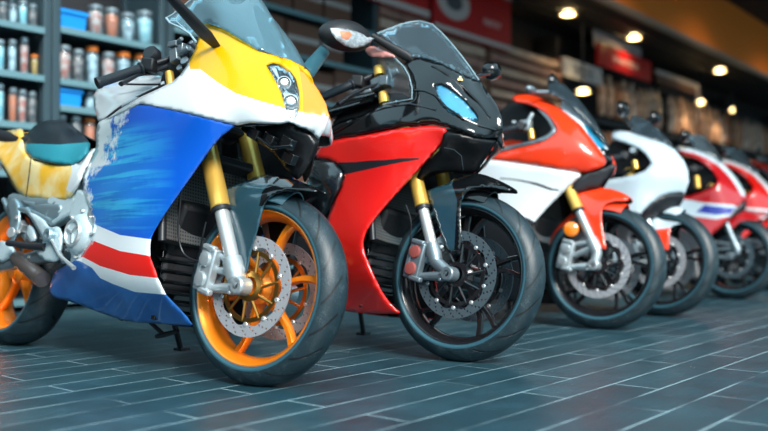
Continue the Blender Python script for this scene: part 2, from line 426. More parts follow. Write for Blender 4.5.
def wheel(b, name, hub, R, hw, rim, nsp, disc=None, carrier='rim_black', dy=.072, both=True, dr=.16, spoke='single', steer=0):
    rb = R-.062
    hx, hz = hub
    mb = MB(); c = (hx, 0, hz); w = hw*.86
    prof = [(rb+.006, -w), (rb-.002, -w-.003), (rb-.010, -w+.003), (rb-.014, -w+.012), (rb-.022, -w+.022), (rb-.030, 0), (rb-.022, w-.022),
            (rb-.014, w-.012), (rb-.010, w-.003), (rb-.002, w+.003), (rb+.006, w), (rb-.006, w-.014), (rb-.020, 0), (rb-.006, -w+.014)]
    mb.lathe(prof, c, n=72, closed=True)
    mb.lathe([(.0, -.06), (.03, -.06), (.034, -.045), (.052, -.03), (.052, .03), (.034, .045), (.03, .06), (0, .06)], c, n=28)
    for k in range(nsp):
        a0 = 2*PI*(k+.15)/nsp
        offs = (0,) if spoke == 'single' else (-.16, .16)
        for da in offs:
            secs = []
            for t in np.linspace(0, 1, 7):
                r = .045 + t*(rb-.028-.045); a = a0 + da*t + .10*math.sin(t*PI)
                hwid = (.016 - .006*math.sin(t*PI)) if spoke == 'single' else .010
                hth = .022 - .008*t
                e = Vector((math.cos(a), 0, math.sin(a))); q = Vector((-math.sin(a), 0, math.cos(a))); o_ = Vector(c) + e*r
                secs.append([o_+q*hwid+Vector((0, -hth*.5, 0)), o_+q*hwid*.6+Vector((0, -hth, 0)), o_-q*hwid*.6+Vector((0, -hth, 0)), o_-q*hwid+Vector((0, -hth*.5, 0)),
                             o_-q*hwid+Vector((0, hth*.5, 0)), o_-q*hwid*.6+Vector((0, hth, 0)), o_+q*hwid*.6+Vector((0, hth, 0)), o_+q*hwid+Vector((0, hth*.5, 0))])
            mb.loft(secs)
    W = mb.build(name, rim, b.root, smooth=32)
    # tyre
    pr = []
    K = 17
    for i in range(K):
        t = -1+2*i/(K-1); a = t*R_(68); pr.append((R-.052*(1-math.cos(a))/(1-math.cos(R_(68)))*.78, math.sin(a)/math.sin(R_(68))*hw*.97))
    side = [(R-.050, hw), (R-.058, hw*.985), (rb+.006, hw*.93), (rb-.002, hw*.86), (rb-.006, hw*.78)]
    prof = [(r, -y) for r, y in reversed(side)] + pr + side
    n = 96; vs = []; 
    for r, y in prof:
        for k in range(n): t = 2*PI*k/n; vs.append((hx+r*math.cos(t), y, hz+r*math.sin(t)))
    L = len(prof); fs = []
    for i in range(L-1):
        for k in range(n): k2 = (k+1) % n; fs.append((i*n+k, (i+1)*n+k, (i+1)*n+k2, i*n+k2))
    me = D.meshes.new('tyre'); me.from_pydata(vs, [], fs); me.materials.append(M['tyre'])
    uvl = me.uv_layers.new(name='UVMap')
    for p in me.polygons:
        ii = p.vertices; ks = [i % n for i in ii]; wrap = max(ks)-min(ks) > n/2
        for li, vi in zip(p.loop_indices, ii):
            k = vi % n; kk = k+n if (wrap and k < n/2) else k
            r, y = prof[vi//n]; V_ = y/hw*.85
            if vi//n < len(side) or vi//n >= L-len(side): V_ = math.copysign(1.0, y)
            uvl.data[li].uv = (kk/n, V_)
    me.shade_smooth(); t = D.objects.new('tyre', me); col.objects.link(t); t.parent = W
    if disc:
        for s in ((-1, 1) if both else (-1,)):
            dd = disc_mesh('brake_disc', (hx, s*dy, hz), dr, dr-.036, .005, disc, W, nh=22 if rim == 'rim_orange' else 26)
            mc = MB()
            ri = dr-.046
            mc.lathe([(ri, -.003), (ri-.014, -.003), (ri-.014, .003), (ri, .003)], (hx, s*dy, hz), n=48, closed=True)
            mc.lathe([(.048, -.008), (.030, -.008), (.030, .004), (.048, .004)], (hx, s*dy, hz), n=32, closed=True)
            for k in range(10):
                a = 2*PI*k/10; e = Vector((math.cos(a), 0, math.sin(a))); p0 = Vector((hx, s*dy, hz))
                mc.tube([p0+e*.045, p0+e*(ri-.006)+Vector((-math.sin(a), 0, math.cos(a)))*.018], [.006, .0045], 6)
            mc.build('disc_carrier', carrier, dd)
            for k in range(10):
                mr = MB()
                a = 2*PI*(k+.5)/10; r = dr-.040; p = Vector((hx+r*math.cos(a), s*dy, hz+r*math.sin(a)))
                mr.lathe([(0, -.006), (.006, -.006), (.008, -.004), (.008, .004), (0, .005)], p, n=12)
                mr.build('rivet', 'chrome' if disc == 'disc' else 'alu', dd)
    if steer:
        W.matrix_local = Matrix.Translation((hx, 0, hz)) @ Matrix.Rotation(R_(steer), 4, 'Z') @ Matrix.Translation((-hx, 0, -hz))
    return W

# ------------------------------------------------------------------ generic running gear
def fork(b, top, foot, gold_end=.45, yl=.102, gr=.030, lower='chrome', cal='alu', cal_cap=None, foot_m='alu', upper='gold', ext=.0, hub=None):
    A = b.loc(*top, -yl); Bp = b.loc(*foot, -yl); A = Bp + (A-Bp)*(1+ext)
    H = Vector((0, 0, b.R-.005))
    up = (A-Bp).normalized()
    for s in (-1, 1):
        def P(p, y=None): return Vector((p.x, s*abs(p.y if y is None else y), p.z))
        F_ = MB(); mid = Bp.lerp(A, gold_end)
        o = F_.tube([P(mid), P(mid+up*.006), P(mid+up*.012), P(A)], [gr*.9, gr*1.05, gr, gr], 20).build('fork_tube', upper, b.root)
        MB().tube([P(mid-up*.012), P(mid+up*.002)], gr*1.02, 20).build('fork_seal', 'black_satin', o)
        MB().tube([P(Bp+up*.02), P(mid)], gr*.74, 18).build('fork_slider', lower, o)
        # cast foot clamping the axle
        m = MB(); q = P(Bp)
        m.tube([q+up*.075, q+up*.03, q+Vector((0, 0, 0))], [gr*.98, gr*1.05, gr*.9], 14)
        ax = Vector((H.x, s*yl, H.z))
        m.tube([q+up*.02, q, ax], [gr*.85, gr*.85, gr*.8], 12)
        m.lathe([(.012, -.026), (.024, -.026), (.029, -.020), (.029, .022), (.012, .022)], ax, n=24)
        for k in (-1, 1): m.tube([ax+Vector((-.030, s*.024, k*.012-.012)), ax+Vector((-.030, -s*.0, k*.012-.012))], .006, 8)
        back = Vector((-1, 0, -.42)).normalized()
        cc = Vector((H.x-.150, s*.108, H.z+.045))       # caliper centre behind the leg
        tilt = roty(R_(12))
        # caliper bracket arms
        m.tube([q+up*.055, Vector((cc.x+.02, s*.106, cc.z+.058))], [.016, .012], 10)
        m.tube([ax+Vector((-.01, 0, -.006)), Vector((cc.x+.015, s*.106, cc.z-.058))], [.022, .014], 10)
        m.tube([q+up*.03, Vector((cc.x+.03, s*.104, cc.z))], [.020, .012], 10)
        m.build('axle_clamp', foot_m, o, bev=.0015)
        mc = MB(); mc.box(cc+Vector((0, s*.014, 0)), (.070, .034, .145), tilt); mc.box(cc+Vector((-.012, -s*.026, 0)), (.050, .026, .125), tilt)
        mc.box(cc+Vector((-.026, 0, 0)), (.022, .066, .11), tilt)
        mc.box(cc+Vector((.012, s*.024, .070)), (.06, .024, .020), tilt); mc.box(cc+Vector((.012, s*.024, -.070)), (.06, .024, .020), tilt)
        ca = mc.build('brake_caliper', cal, b.root, bev=.006)
        mp = MB()
        for k in (-1, 1):
            pc = cc + tilt @ Vector((0, 0, k*.033)) + Vector((-.002, s*.032, 0))
            mp.lathe([(0, .010), (.014, .010), (.023, .008), (.027, -.004)], pc, axis=(0, s, 0), n=20)
        mp.build('piston_cap', cal_cap or cal, ca)
        if s < 0: b.cal = cc
    # yokes
    m = MB()
    for t, w in ((.96, .03), (.72, .035)):
        p = Bp.lerp(A, t); m.box((p.x-.012, 0, p.z), (.06, 2*yl+.07, w), roty(R_(-22)))
    m.build('fork_yoke', 'black_satin', b.root, bev=.008)
    b.fA, b.fB, b.fup = A, Bp, up

def hose(b, pts, r=.0035, m='black_satin', name='brake_hose', parent=None):
    P = [Vector(p) for p in pts]; out = []
    for i in range(len(P)-1):
        p0 = P[max(i-1, 0)]; p1 = P[i]; p2 = P[i+1]; p3 = P[min(i+2, len(P)-1)]
        for j in range(5):
            t = j/5; out.append(.5*((2*p1)+(p2-p0)*t+(2*p0-5*p1+4*p2-p3)*t*t+(3*p1-p0-3*p2+p3)*t**3))
    out.append(P[-1]); return MB().tube(out, r, 8).build(name, m, parent or b.root)

def ring(c, ry, rz, n=16, e=2.3, zb=None):   # superellipse section at c, in the y-z plane
    out = []
    for k in range(n):
        a = 2*PI*k/n; ca, sa = math.cos(a), math.sin(a)
        out.append((c[0], c[1]+ry*math.copysign(abs(ca)**(2/e), ca), c[2]+rz*math.copysign(abs(sa)**(2/e), sa)))
    return out

def core(b, WB, rad=True, tailm='black_gloss', tankm='black_gloss', simple=False, rear=True, seat='seat_black', rearrim='rim_black', tank=True, tail=True, screen_top=None):
    """frame, engine, radiator, rear end: everything behind the bodywork"""
    r = b.root
    MB().box((-.56, 0, .40), (.34, .26, .30), roty(R_(-8))).box((-.42, 0, .50), (.14, .24, .20), roty(R_(20))).box((-.72, 0, .36), (.22, .24, .20)).build('engine', 'inner_black', r, bev=.02)
    m = MB()
    for s in (-1, 1): m.tube([(-.34, s*.045, .84), (-.42, s*.13, .78), (-.75, s*.145, .62), (-.95, s*.12, .42)], [.03, .035, .032, .028], 10)
    m.build('frame', 'black_satin', r)
    if rad:
        m = MB(); m.mi = 0
        secs = []
        for i in range(9):
            y = -.185+.37*i/8; x = -.350+.03*(y/.17)**2
            secs.append([(x, y, .44), (x-.075, y, .80), (x-.105, y, .79), (x-.03, y, .43)])
        m.loft(secs); ra = m.build('radiator', 'radiator_mesh', r, smooth=30)
        for s in (-1, 1): MB().tube([(-.318, s*.192, .43), (-.396, s*.192, .81)], .014, 10).build('radiator_tank', 'black_satin', ra)
    m = MB()
    for k in range(6): m.box((-.37-.004*k, 0, .20+.036*k), (.03, .30-.02*(5-k), .010), roty(R_(25)))
    m.box((-.40, 0, .29), (.02, .26, .24)); m.build('louvre_panel', 'black_gloss', r, bev=.002)
    m = MB()
    for k, y in enumerate((-.09, -.03, .03, .09)): m.tube([(-.46, y, .50), (-.42, y, .44), (-.42, y, .30), (-.50, y*.8, .19), (-.72, y*.4, .17)], .018, 10)
    m.build('exhaust_header', 'exhaust_metal', r)
    if rear:
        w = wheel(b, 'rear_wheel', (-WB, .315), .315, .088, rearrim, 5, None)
        m = MB()
        for s in (-1, 1): m.tube([(-.93, s*.10, .40), (-1.15, s*.125, .38), (-WB, s*.125, .32)], [.035, .032, .026], 10)
        m.tube([(-1.0, -.11, .40), (-1.0, .11, .40)], .03, 10)
        m.build('swingarm', 'alu_dark', r)
    if tank:
        m = MB(); secs = [ring((x, 0, z), ry, rz, 18) for x, z, ry, rz in ((-.36, .90, .06, .03), (-.42, .92, .12, .075), (-.55, .93, .15, .10), (-.70, .90, .14, .09), (-.82, .84, .10, .06), (-.88, .80, .07, .03))]
        m.loft(secs); m.build('fuel_tank', tankm, r, smooth=60, sub=1)
    if tail:
        m = MB(); secs = [ring((x, 0, z), ry, rz, 14) for x, z, ry, rz in ((-.98, .80, .09, .05), (-1.10, .84, .12, .06), (-1.30, .92, .12, .06), (-1.50, .99, .08, .045), (-1.66, 1.03, .03, .018))]
        m.loft(secs); m.build('tail_fairing', tailm, r, smooth=60, sub=1)
        m = MB(); secs = [ring((x, 0, z), ry, rz, 14) for x, z, ry, rz in ((-.84, .80, .07, .03), (-.93, .835, .12, .04), (-1.10, .86, .14, .04), (-1.22, .90, .10, .03))]
        m.loft(secs); m.build('seat', seat, r, smooth=60, sub=1)
    # side stand under the left side
    m = MB(); m.tube([(-.62, .10, .22), (-.66, .20, .03+.045)], .011, 8); m.box((-.67, .215, .068), (.05, .04, .010), rotx(R_(9)))
    m.build('side_stand', 'black_satin', r)

def handlebar(b, end, inner, y_end=-.35, y_in=-.13, lever=None, grip='grip_rubber', cyl=None, cap=None, lm='black_satin'):
    E_ = b.loc(*end, y_end); I = b.loc(*inner, y_in)
    for s in (1, -1):
        def P(p): return Vector((p.x, p.y*s, p.z))
        d = (E_-I).normalized()
        h = MB().tube([P(I), P(E_)], .011, 12).build('handlebar', 'black_satin', b.root)
        q = I.lerp(E_, .42)
        MB().tube([P(q), P(q+d*.006), P(q+d*.012), P(E_-d*.012), P(E_-d*.008), P(E_+d*.004)], [.023, .023, .0175, .0175, .0205, .0205], 16).build('grip', grip, h)
        MB().box(P(I.lerp(E_, .32)), (.05, .045, .05), rotz(R_(30*s))).build('switch_housing', 'black_plastic', h, bev=.008)
        if lever:
            L = [b.loc(u, v, y) for u, v, y in lever]
            MB().tube([P(x) for x in L], [.008]+[.0065]*(len(L)-2)+[.009], 8).build('lever', lm, h)

# ------------------------------------------------------------------ the setting
Y0, YW = 5.1, 5.62           # shelf fronts and back wall
def structure(name, mb, mats, **kw):
    o = mb.build(name, mats, **kw); o['kind'] = 'structure'; return o

def floor_mat():
    m = D.materials.new('floor_tile'); m.use_nodes = True; nt = m.node_tree; b = nt.nodes['Principled BSDF']
    tc = N(nt, 'ShaderNodeTexCoord')
    br = N(nt, 'ShaderNodeTexBrick'); br.offset = .37; br.offset_frequency = 2; br.squash = 1
    for k, v in (('Scale', 1), ('Mortar Size', .0034), ('Mortar Smooth', .25), ('Bias', 0), ('Brick Width', .86), ('Row Height', .150)): br.inputs[k].default_value = v
    br.inputs['Color1'].default_value = (.012, .046, .064, 1); br.inputs['Color2'].default_value = (.026, .070, .090, 1); br.inputs['Mortar'].default_value = (.33, .43, .46, 1)
    nt.links.new(tc.outputs['Object'], br.inputs['Vector'])
    no = N(nt, 'ShaderNodeTexNoise'); no.inputs['Scale'].default_value = 5; no.inputs['Detail'].default_value = 8; no.inputs['Roughness'].default_value = .65
    nt.links.new(tc.outputs['Object'], no.inputs['Vector'])
    mx = N(nt, 'ShaderNodeMix', data_type='RGBA', blend_type='MULTIPLY'); mx.inputs[0].default_value = 1
    rp = N(nt, 'ShaderNodeValToRGB'); rp.color_ramp.elements[0].position = .3; rp.color_ramp.elements[0].color = (.62, .62, .62, 1); rp.color_ramp.elements[1].position = .7; rp.color_ramp.elements[1].color = (1.3, 1.3, 1.3, 1)
    nt.links.new(no.outputs['Fac'], rp.inputs['Fac']); nt.links.new(br.outputs['Color'], mx.inputs[6]); nt.links.new(rp.outputs['Color'], mx.inputs[7])
    # grout worn away in places
    n2 = N(nt, 'ShaderNodeTexNoise'); n2.inputs['Scale'].default_value = 3.2; n2.inputs['Detail'].default_value = 4; nt.links.new(tc.outputs['Object'], n2.inputs['Vector'])
    r2 = N(nt, 'ShaderNodeValToRGB'); r2.color_ramp.elements[0].position = .36; r2.color_ramp.elements[1].position = .56
    nt.links.new(n2.outputs['Fac'], r2.inputs['Fac'])
    f = N(nt, 'ShaderNodeMath', operation='MULTIPLY'); nt.links.new(br.outputs['Fac'], f.inputs[0]); nt.links.new(r2.outputs['Color'], f.inputs[1])
    c3 = N(nt, 'ShaderNodeMix', data_type='RGBA'); c3.inputs[7].default_value = (.30, .43, .47, 1)
    tile = N(nt, 'ShaderNodeMix', data_type='RGBA'); tile.inputs[6].default_value = (.030, .055, .066, 1)
    dk = N(nt, 'ShaderNodeMix', data_type='RGBA'); dk.inputs[7].default_value = (.035, .065, .08, 1)
    nt.links.new(br.outputs['Fac'], dk.inputs[0]); nt.links.new(mx.outputs[2], dk.inputs[6])
    nt.links.new(f.outputs[0], c3.inputs[0]); nt.links.new(dk.outputs[2], c3.inputs[6]); nt.links.new(c3.outputs[2], b.inputs['Base Color'])
    rr = N(nt, 'ShaderNodeMapRange'); rr.inputs['To Min'].default_value = .26; rr.inputs['To Max'].default_value = .46
    nt.links.new(no.outputs['Fac'], rr.inputs['Value']); nt.links.new(rr.outputs[0], b.inputs['Roughness'])
    n3 = N(nt, 'ShaderNodeTexNoise'); n3.inputs['Scale'].default_value = 60; n3.inputs['Detail'].default_value = 5; nt.links.new(tc.outputs['Object'], n3.inputs['Vector'])
    hh = N(nt, 'ShaderNodeMath', operation='SUBTRACT'); nt.links.new(n3.outputs['Fac'], hh.inputs[0]); nt.links.new(br.outputs['Fac'], hh.inputs[1])
    bp = N(nt, 'ShaderNodeBump'); bp.inputs['Strength'].default_value = .22; bp.inputs['Distance'].default_value = .006
    nt.links.new(hh.outputs[0], bp.inputs['Height']); nt.links.new(bp.outputs['Normal'], b.inputs['Normal'])
    b.inputs['Specular IOR Level'].default_value = .6
    M['floor_tile'] = m
floor_mat()
mat('wall_dark', (.030, .026, .025), .8, bump=.1)
mat('ceiling_dark', (.014, .013, .012), .7, bump=.1)
mat('fascia_orange', (1, .27, .025), .65)
mat('fascia_edge', (.35, .33, .30), .6)
mat('shelf_steel', (.055, .095, .115), .45, metal=.3)
mat('shelf_edge', (.17, .32, .36), .45, metal=.3)
mat('back_panel', (.022, .024, .028), .7)

structure('floor', MB().box((9, 2.5, -.05), (38, 14, .1)), 'floor_tile')
structure('wall_back', MB().box((9, YW+.06, 2.0), (38, .12, 4.0)), 'wall_dark')
structure('wall_right', MB().box((28.05, 2.6, 2.0), (.1, 6.1, 4.0)), 'wall_dark')
structure('wall_left', MB().box((-3.05, 3.6, 2.0), (.1, 4.1, 4.0)), 'wall_dark')
structure('ceiling', MB().box((15.5, 4.91, 3.26), (25, 1.40, .12)).box((15.5, 2.75, 3.98), (25, 2.9, .12)).box((17.0, -.35, 3.98), (22, 3.3, .12)), 'ceiling_dark')  # unseen forward slab added to shade the far motorcycles; left end open to daylight
structure('trim_fascia', MB().box((15.5, 4.2, 3.51), (25, .07, .82)), 'fascia_orange')
structure('trim_fascia_edge', MB().box((15.5, 4.19, 3.085), (25, .10, .03)), 'fascia_edge')
# dark ribs on the soffit
for i, y in enumerate((4.42, 4.62, 5.0, 5.2)):
    structure('trim_%d' % (i+1), MB().box((15.5, y, 3.19), (25, .03, .03)), 'black_plastic')

# recessed ceiling lights
mat('lamp_warm', (1, .8, .5), .5, emis=(1, .70, .32), es=24)
mat('lamp_trim', (.45, .33, .16), .35, metal=.6)
def downlight(x, y, z, lab, r=.075, power=14, stem=0):
    t = thing('ceiling_light', lab, 'ceiling light', (x, y, z), 'recessed warm ceiling lights')
    MB().lathe([(r, -.012), (r+.03, -.012), (r+.034, 0), (r+.03, .012), (r, .012)], axis=(0, 0, 1), n=32, closed=True).build('trim_ring', 'lamp_trim', t)
    MB().lathe([(0, -.008), (r*.7, -.008), (r, 0), (r*.8, .03), (0, .035)], axis=(0, 0, 1), n=32).build('lamp', 'lamp_warm', t)
    if stem: MB().tube([(0, 0, .03), (0, 0, stem)], .012, 8).build('stem', 'black_satin', t)
    l = D.lights.new('warm_lamp', 'SPOT'); l.energy = power; l.color = (1, .72, .42); l.spot_size = R_(140); l.spot_blend = .8; l.shadow_soft_size = r
    lo = D.objects.new('warm_lamp', l); col.objects.link(lo); lo.location = (x, y, z-.05)
for u, v, H, lab in ((568, 14, 3.17, 'round warm ceiling light at the top, nearest, left of the orange beam'),
                     (634, 38, 3.17, 'round warm ceiling light above the small red shop sign'),
                     (720, 71, 3.17, 'round warm ceiling light under the orange beam towards the far right')):
    d = ray(u, v); p = CAM + d*((H-CAMH)/d.z); downlight(p.x, p.y, H, lab, .085, 9)
for x, y, lab in ((8.8, 3.2, 'added warm lamp lighting the orange beam, under the high ceiling, left of the others'), (11.6, 3.2, 'added warm lamp lighting the orange beam, under the high ceiling, in the middle'), (14.6, 3.2, 'added warm lamp lighting the orange beam, under the high ceiling, far right')):
    downlight(x, y, 3.905, lab, .06, 30)  # three lamps added to brighten the orange fascia
for u, v, lab, r in ((583, 92, 'wide warm lamp low under the white square sign', .08), (701, 103, 'small warm lamp in front of the hanging packs', .06),
                  (732, 111, 'faint distant warm lamp at the far right shelf', .032)):
    p = on_y(u, v, 4.85); downlight(p.x, p.y, p.z, lab, r, 20, stem=3.2-p.z)

# ------------------------------------------------------------------ shelving
def shelf_unit(x0, x1, boards, top, lab, name='shelf_unit', ym=YW-.02, posts=True, boardm='shelf_steel', z0=0):
    t = thing(name, lab, 'shelf', ((x0+x1)/2, Y0, 0)); w = x1-x0; dpt = ym-Y0
    if posts:
        for sx in (-1, 1):
            m = MB().box((sx*(w/2-.025), .03, top/2), (.05, .06, top)).box((sx*(w/2-.025), dpt-.03, top/2), (.05, .06, top)).box((sx*(w/2-.025), dpt/2, top/2), (.012, dpt-.1, top))
            m.build('upright', 'shelf_steel', t, bev=.003)
    for z in boards:
        s = MB().box((0, dpt/2, z-.02), (w-.1, dpt, .03)).build('shelf_board', boardm, t)
        MB().box((0, -.006, z-.022), (w-.1, .014, .042)).build('shelf_lip', 'shelf_edge', s, bev=.003)
    MB().box((0, dpt-.006, (top+z0)/2), (w-.1, .008, top-z0)).build('back_panel', 'back_panel', t)
    return t
S1 = on_y(52, 60, Y0).x
SL0, SL1, SR1 = on_y(-95, 60, Y0).x, on_y(51.5, 60, Y0).x, on_y(166, 40, Y0).x
def zat(u, v, Y=Y0): return on_y(u, v, Y).z
zl = [zat(20, 23), zat(20, 72), zat(20, 122), zat(20, 122)-.30, .35, .08]
zr = [zat(100, 34), zat(80, 81), zat(80, 107), zat(80, 107)-.28, .50, .08]
shelf_unit(SL0, SL1, zl, 2.3, 'blue-grey steel shelf unit at the far left, filled with small jars')
shelf_unit(SL1+.01, SR1, zr, 2.3, 'blue-grey steel shelf unit with two blue bins, behind the yellow tailed motorcycle')

mat('jar_orange', (.95, .20, .03), .4, col2=(.75, .22, .10), vscale=22)
mat('jar_red', (.70, .12, .06), .4, col2=(.85, .70, .64), vscale=22)
mat('jar_white', (.85, .92, .95), .4, col2=(.30, .36, .40), vscale=22)
mat('jar_teal', (.28, .66, .72), .35, col2=(.80, .92, .94), vscale=18)
mat('jar_dark', (.05, .035, .04), .4, col2=(.55, .38, .34), vscale=25)
mat('lid_metal', (.45, .55, .60), .3, metal=.7)
mat('lid_orange', (.75, .20, .03), .4)
mat('bin_blue', (.01, .30, .85), .4)
mat('bottle_amber', (.65, .32, .02), .3)
def jar(x, y, z, h, r, content, lid, lab, grp):
    t = thing('glass_jar', lab, 'jar', (x, y, z), grp)
    MB().lathe([(0, .004), (r*.86, .004), (r*.90, .01), (r*.9, h*.72), (r*.6, h*.80), (0, h*.80)], axis=(0, 0, 1), n=20).build('contents', content, t)
    MB().lathe([(0, 0), (r*.92, 0), (r, .01), (r, h*.76), (r*.8, h*.86), (r*.8, h*.90)], axis=(0, 0, 1), n=20).build('jar_body', 'jar_glass', t)
    MB().lathe([(r*.86, h*.87), (r*.88, h*.88), (r*.88, h*.99), (r*.8, h), (0, h)], axis=(0, 0, 1), n=20).build('lid', lid, t)
def px_jar(u, vt, z, wpx, content, lid, lab, grp, dy=.085):
    p = on_y(u, 60, Y0+dy); dep = (p-CAM).dot(_f); top = on_y(u, vt, Y0+dy).z; r = wpx*1.14*dep/FPX/2
    ab = [q for q in (zl if 'left shelf' in lab else zr) if q > z+.02]; lim = (min(ab)-z-.055) if ab else 9
    jar(p.x, p.y, z, min(lim, max(.09, top-z)), r, content, lid, lab, grp)
G1, G2 = 'jars on the left shelf unit', 'jars on the shelf unit with the blue bins'
row1 = [(2.5, 3, 'jar_dark', 'lid_metal', 'dark red'), (12.5, 5, 'jar_white', 'lid_metal', 'grey and white'), (22.5, 1, 'jar_teal', 'lid_metal', 'pale teal'), (32.5, 5, 'jar_dark', 'lid_metal', 'dark brown')]
row2 = [(0, 40, 'jar_teal', 'lid_metal', 'pale teal'), (12, 40, 'jar_white', 'lid_metal', 'white'), (24, 38, 'jar_red', 'lid_metal', 'rose and white'), (34.5, 55, 'bottle_amber', 'lid_orange', 'small amber')]
row3 = [(0, 84, 'jar_teal', 'lid_metal', 'blue'), (13, 88, 'jar_orange', 'lid_metal', 'orange'), (22.5, 90, 'jar_red', 'lid_metal', 'red and white'), (32.5, 92, 'jar_dark', 'lid_metal', 'dark')]
for ri, (row, nm) in enumerate(((row1, 'top'), (row2, 'middle'), (row3, 'lower'))):
    for u, vt, cm, lm, w in row: px_jar(u, vt, zl[ri], 8.4 if w != 'small amber' else 7, cm, lm, '%s glass jar on the %s board of the left shelf unit' % (w, nm), G1)
for u, vt, wp, cm, lm, w in ((95, 6, 15, 'jar_red', 'lid_metal', 'rose and white'), (111, 9, 14, 'jar_orange', 'lid_metal', 'bright orange'), (127, 14, 14, 'jar_white', 'lid_metal', 'greyish white'), (144, 12, 16, 'jar_teal', 'lid_metal', 'pale teal')):
    px_jar(u, vt, zr[0], wp, cm, lm, w+' glass jar on the top board right of the blue bin', G2)
for u, vt, wp, cm, lm, w in ((64, 46, 13, 'jar_red', 'lid_metal', 'red'), (78, 50, 11, 'jar_dark', 'lid_metal', 'dark'), (92, 47, 12, 'jar_white', 'lid_orange', 'white, orange-lidded'), (108, 53, 13, 'jar_red', 'lid_metal', 'rose'), (123, 53, 14, 'jar_white', 'lid_orange', 'pale, orange-lidded'), (140, 55, 13, 'jar_teal', 'lid_orange', 'teal, orange-lidded')):
    px_jar(u, vt, zr[1], wp, cm, lm, w+' glass jar on the board above the lower blue bin', G2)
for u, vt, wp, cm, lm, w in ((90, 86, 10, 'jar_white', 'lid_metal', 'grey-white'), (104, 88, 12, 'jar_teal', 'lid_metal', 'dull teal'), (120, 90, 12, 'jar_dark', 'lid_metal', 'dark')):
    px_jar(u, vt, zr[2], wp, cm, lm, w+' glass jar beside the lower blue bin', G2)
for u, vt, wp, cm, lm, w in ((62, 112, 10, 'jar_red', 'lid_metal', 'rose-coloured'), (76, 116, 11, 'jar_dark', 'lid_metal', 'near-black'), (90, 118, 11, 'jar_orange', 'lid_orange', 'orange')):
    px_jar(u, vt, zr[3], wp, cm, lm, w+' glass jar on the board below the lower blue bin', G2)
for u, vt, wp, cm, lm, w in ((2, 134, 11, 'jar_dark', 'lid_metal', 'dark'), (14, 136, 11, 'jar_white', 'lid_metal', 'grey'), (28, 136, 11, 'jar_red', 'lid_metal', 'rusty red')):
    px_jar(u, vt, zl[3], wp, cm, lm, w+' glass jar low on the left shelf unit above the yellow tail', G1)
def bin_(u0, u1, vt, z, lab):
    a = on_y(u0, vt, Y0+.03); c = on_y(u1, vt, Y0+.03); w = c.x-a.x; h = a.z-z; d = .26
    m = MB(); x = w/2
    m.loft([[(-x*.92, .01, 0), (x*.92, .01, 0), (x*.92, d-.01, 0), (-x*.92, d-.01, 0)], [(-x, 0, h), (x, 0, h), (x, d, h), (-x, d, h)],
            [(-x+.006, .006, h), (x-.006, .006, h), (x-.006, d-.006, h), (-x+.006, d-.006, h)], [(-x*.9, .02, .01), (x*.9, .02, .01), (x*.9, d-.02, .01), (-x*.9, d-.02, .01)]])
    m.box((0, -.004, h-.012), (w+.012, .012, .024))
    o = m.build('storage_bin', 'bin_blue', loc=((a.x+c.x)/2, Y0+.03, z)); tag(o, lab, 'storage bin', 'blue plastic bins')
bin_(61, 87, 8, zr[0], 'bright blue plastic bin on the top board of the right-hand steel shelf unit')
bin_(60.5, 82, 87, zr[2], 'bright blue plastic bin on the lower board, beside grey jars')

# display of cartons behind the motorcycles
mat('carton_rose', (.46, .27, .22), .7, col2=(.33, .19, .16), vscale=6)
mat('carton_beige', (.66, .50, .40), .7, col2=(.48, .34, .26), vscale=6)
mat('carton_brown', (.16, .075, .05), .7)
mat('carton_teal', (.02, .13, .15), .6)
mat('carton_white', (.42, .40, .39), .6)
mat('sign_red', (.50, .010, .012), .4)
mat('sign_white', (.55, .50, .49), .45)
mat('sign_grey', (.50, .52, .56), .5)
mat('letter_white', (.75, .62, .60), .5)
mat('letter_dark', (.09, .10, .12), .5)
rack_boards = [.25, .75, 1.25, 1.62, 1.98, 2.34]
XR0, XR1 = SR1+.02, 6.0
shelf_unit(XR0, XR1, rack_boards, 3.1, 'dark shelf rack of cartons behind the clear windscreen', name='carton_rack')
rnd = random.Random(3)
cm = ['carton_brown', 'carton_rose', 'carton_brown', 'carton_beige', 'carton_teal', 'carton_brown', 'carton_rose']
cn = {'carton_brown': 'dark brown', 'carton_rose': 'dusty rose', 'carton_teal': 'dark teal', 'carton_beige': 'beige', 'carton_white': 'off-white'}
def carton(x0, x1, z, h, m_, lab, grp, y=Y0+.03, d=.34, name='carton'):
    g = .006; t = MB().box((0, d/2, h/2), (x1-x0-.012, d, h)).build(name, m_, bev=.005, loc=((x0+x1)/2, y, z))
    tag(t, lab, 'box', grp)
    MB().box((0, -.001, h/2), (x1-x0-.014, .002, .045)).build('tape', 'carton_white' if m_ != 'carton_white' else 'carton_beige', t)
bn = ['lowest', 'second', 'third', 'fourth', 'fifth', 'top']
for bi, z in enumerate(rack_boards):
    x = XR0+.07; k = 0
    while x < XR1-.35:
        w = rnd.uniform(.26, .42); h = rnd.uniform(.22, .32) if bi else .3; m_ = cm[rnd.randrange(7)]
        if x+w > XR1-.06: break
        if bi >= 1: carton(x, x+w, z, h, m_, '%s carton, number %d from the left on the %s board of the dark rack' % (cn[m_], k+1, bn[bi]), 'cartons on the dark rack')
        x += w+.02; k += 1
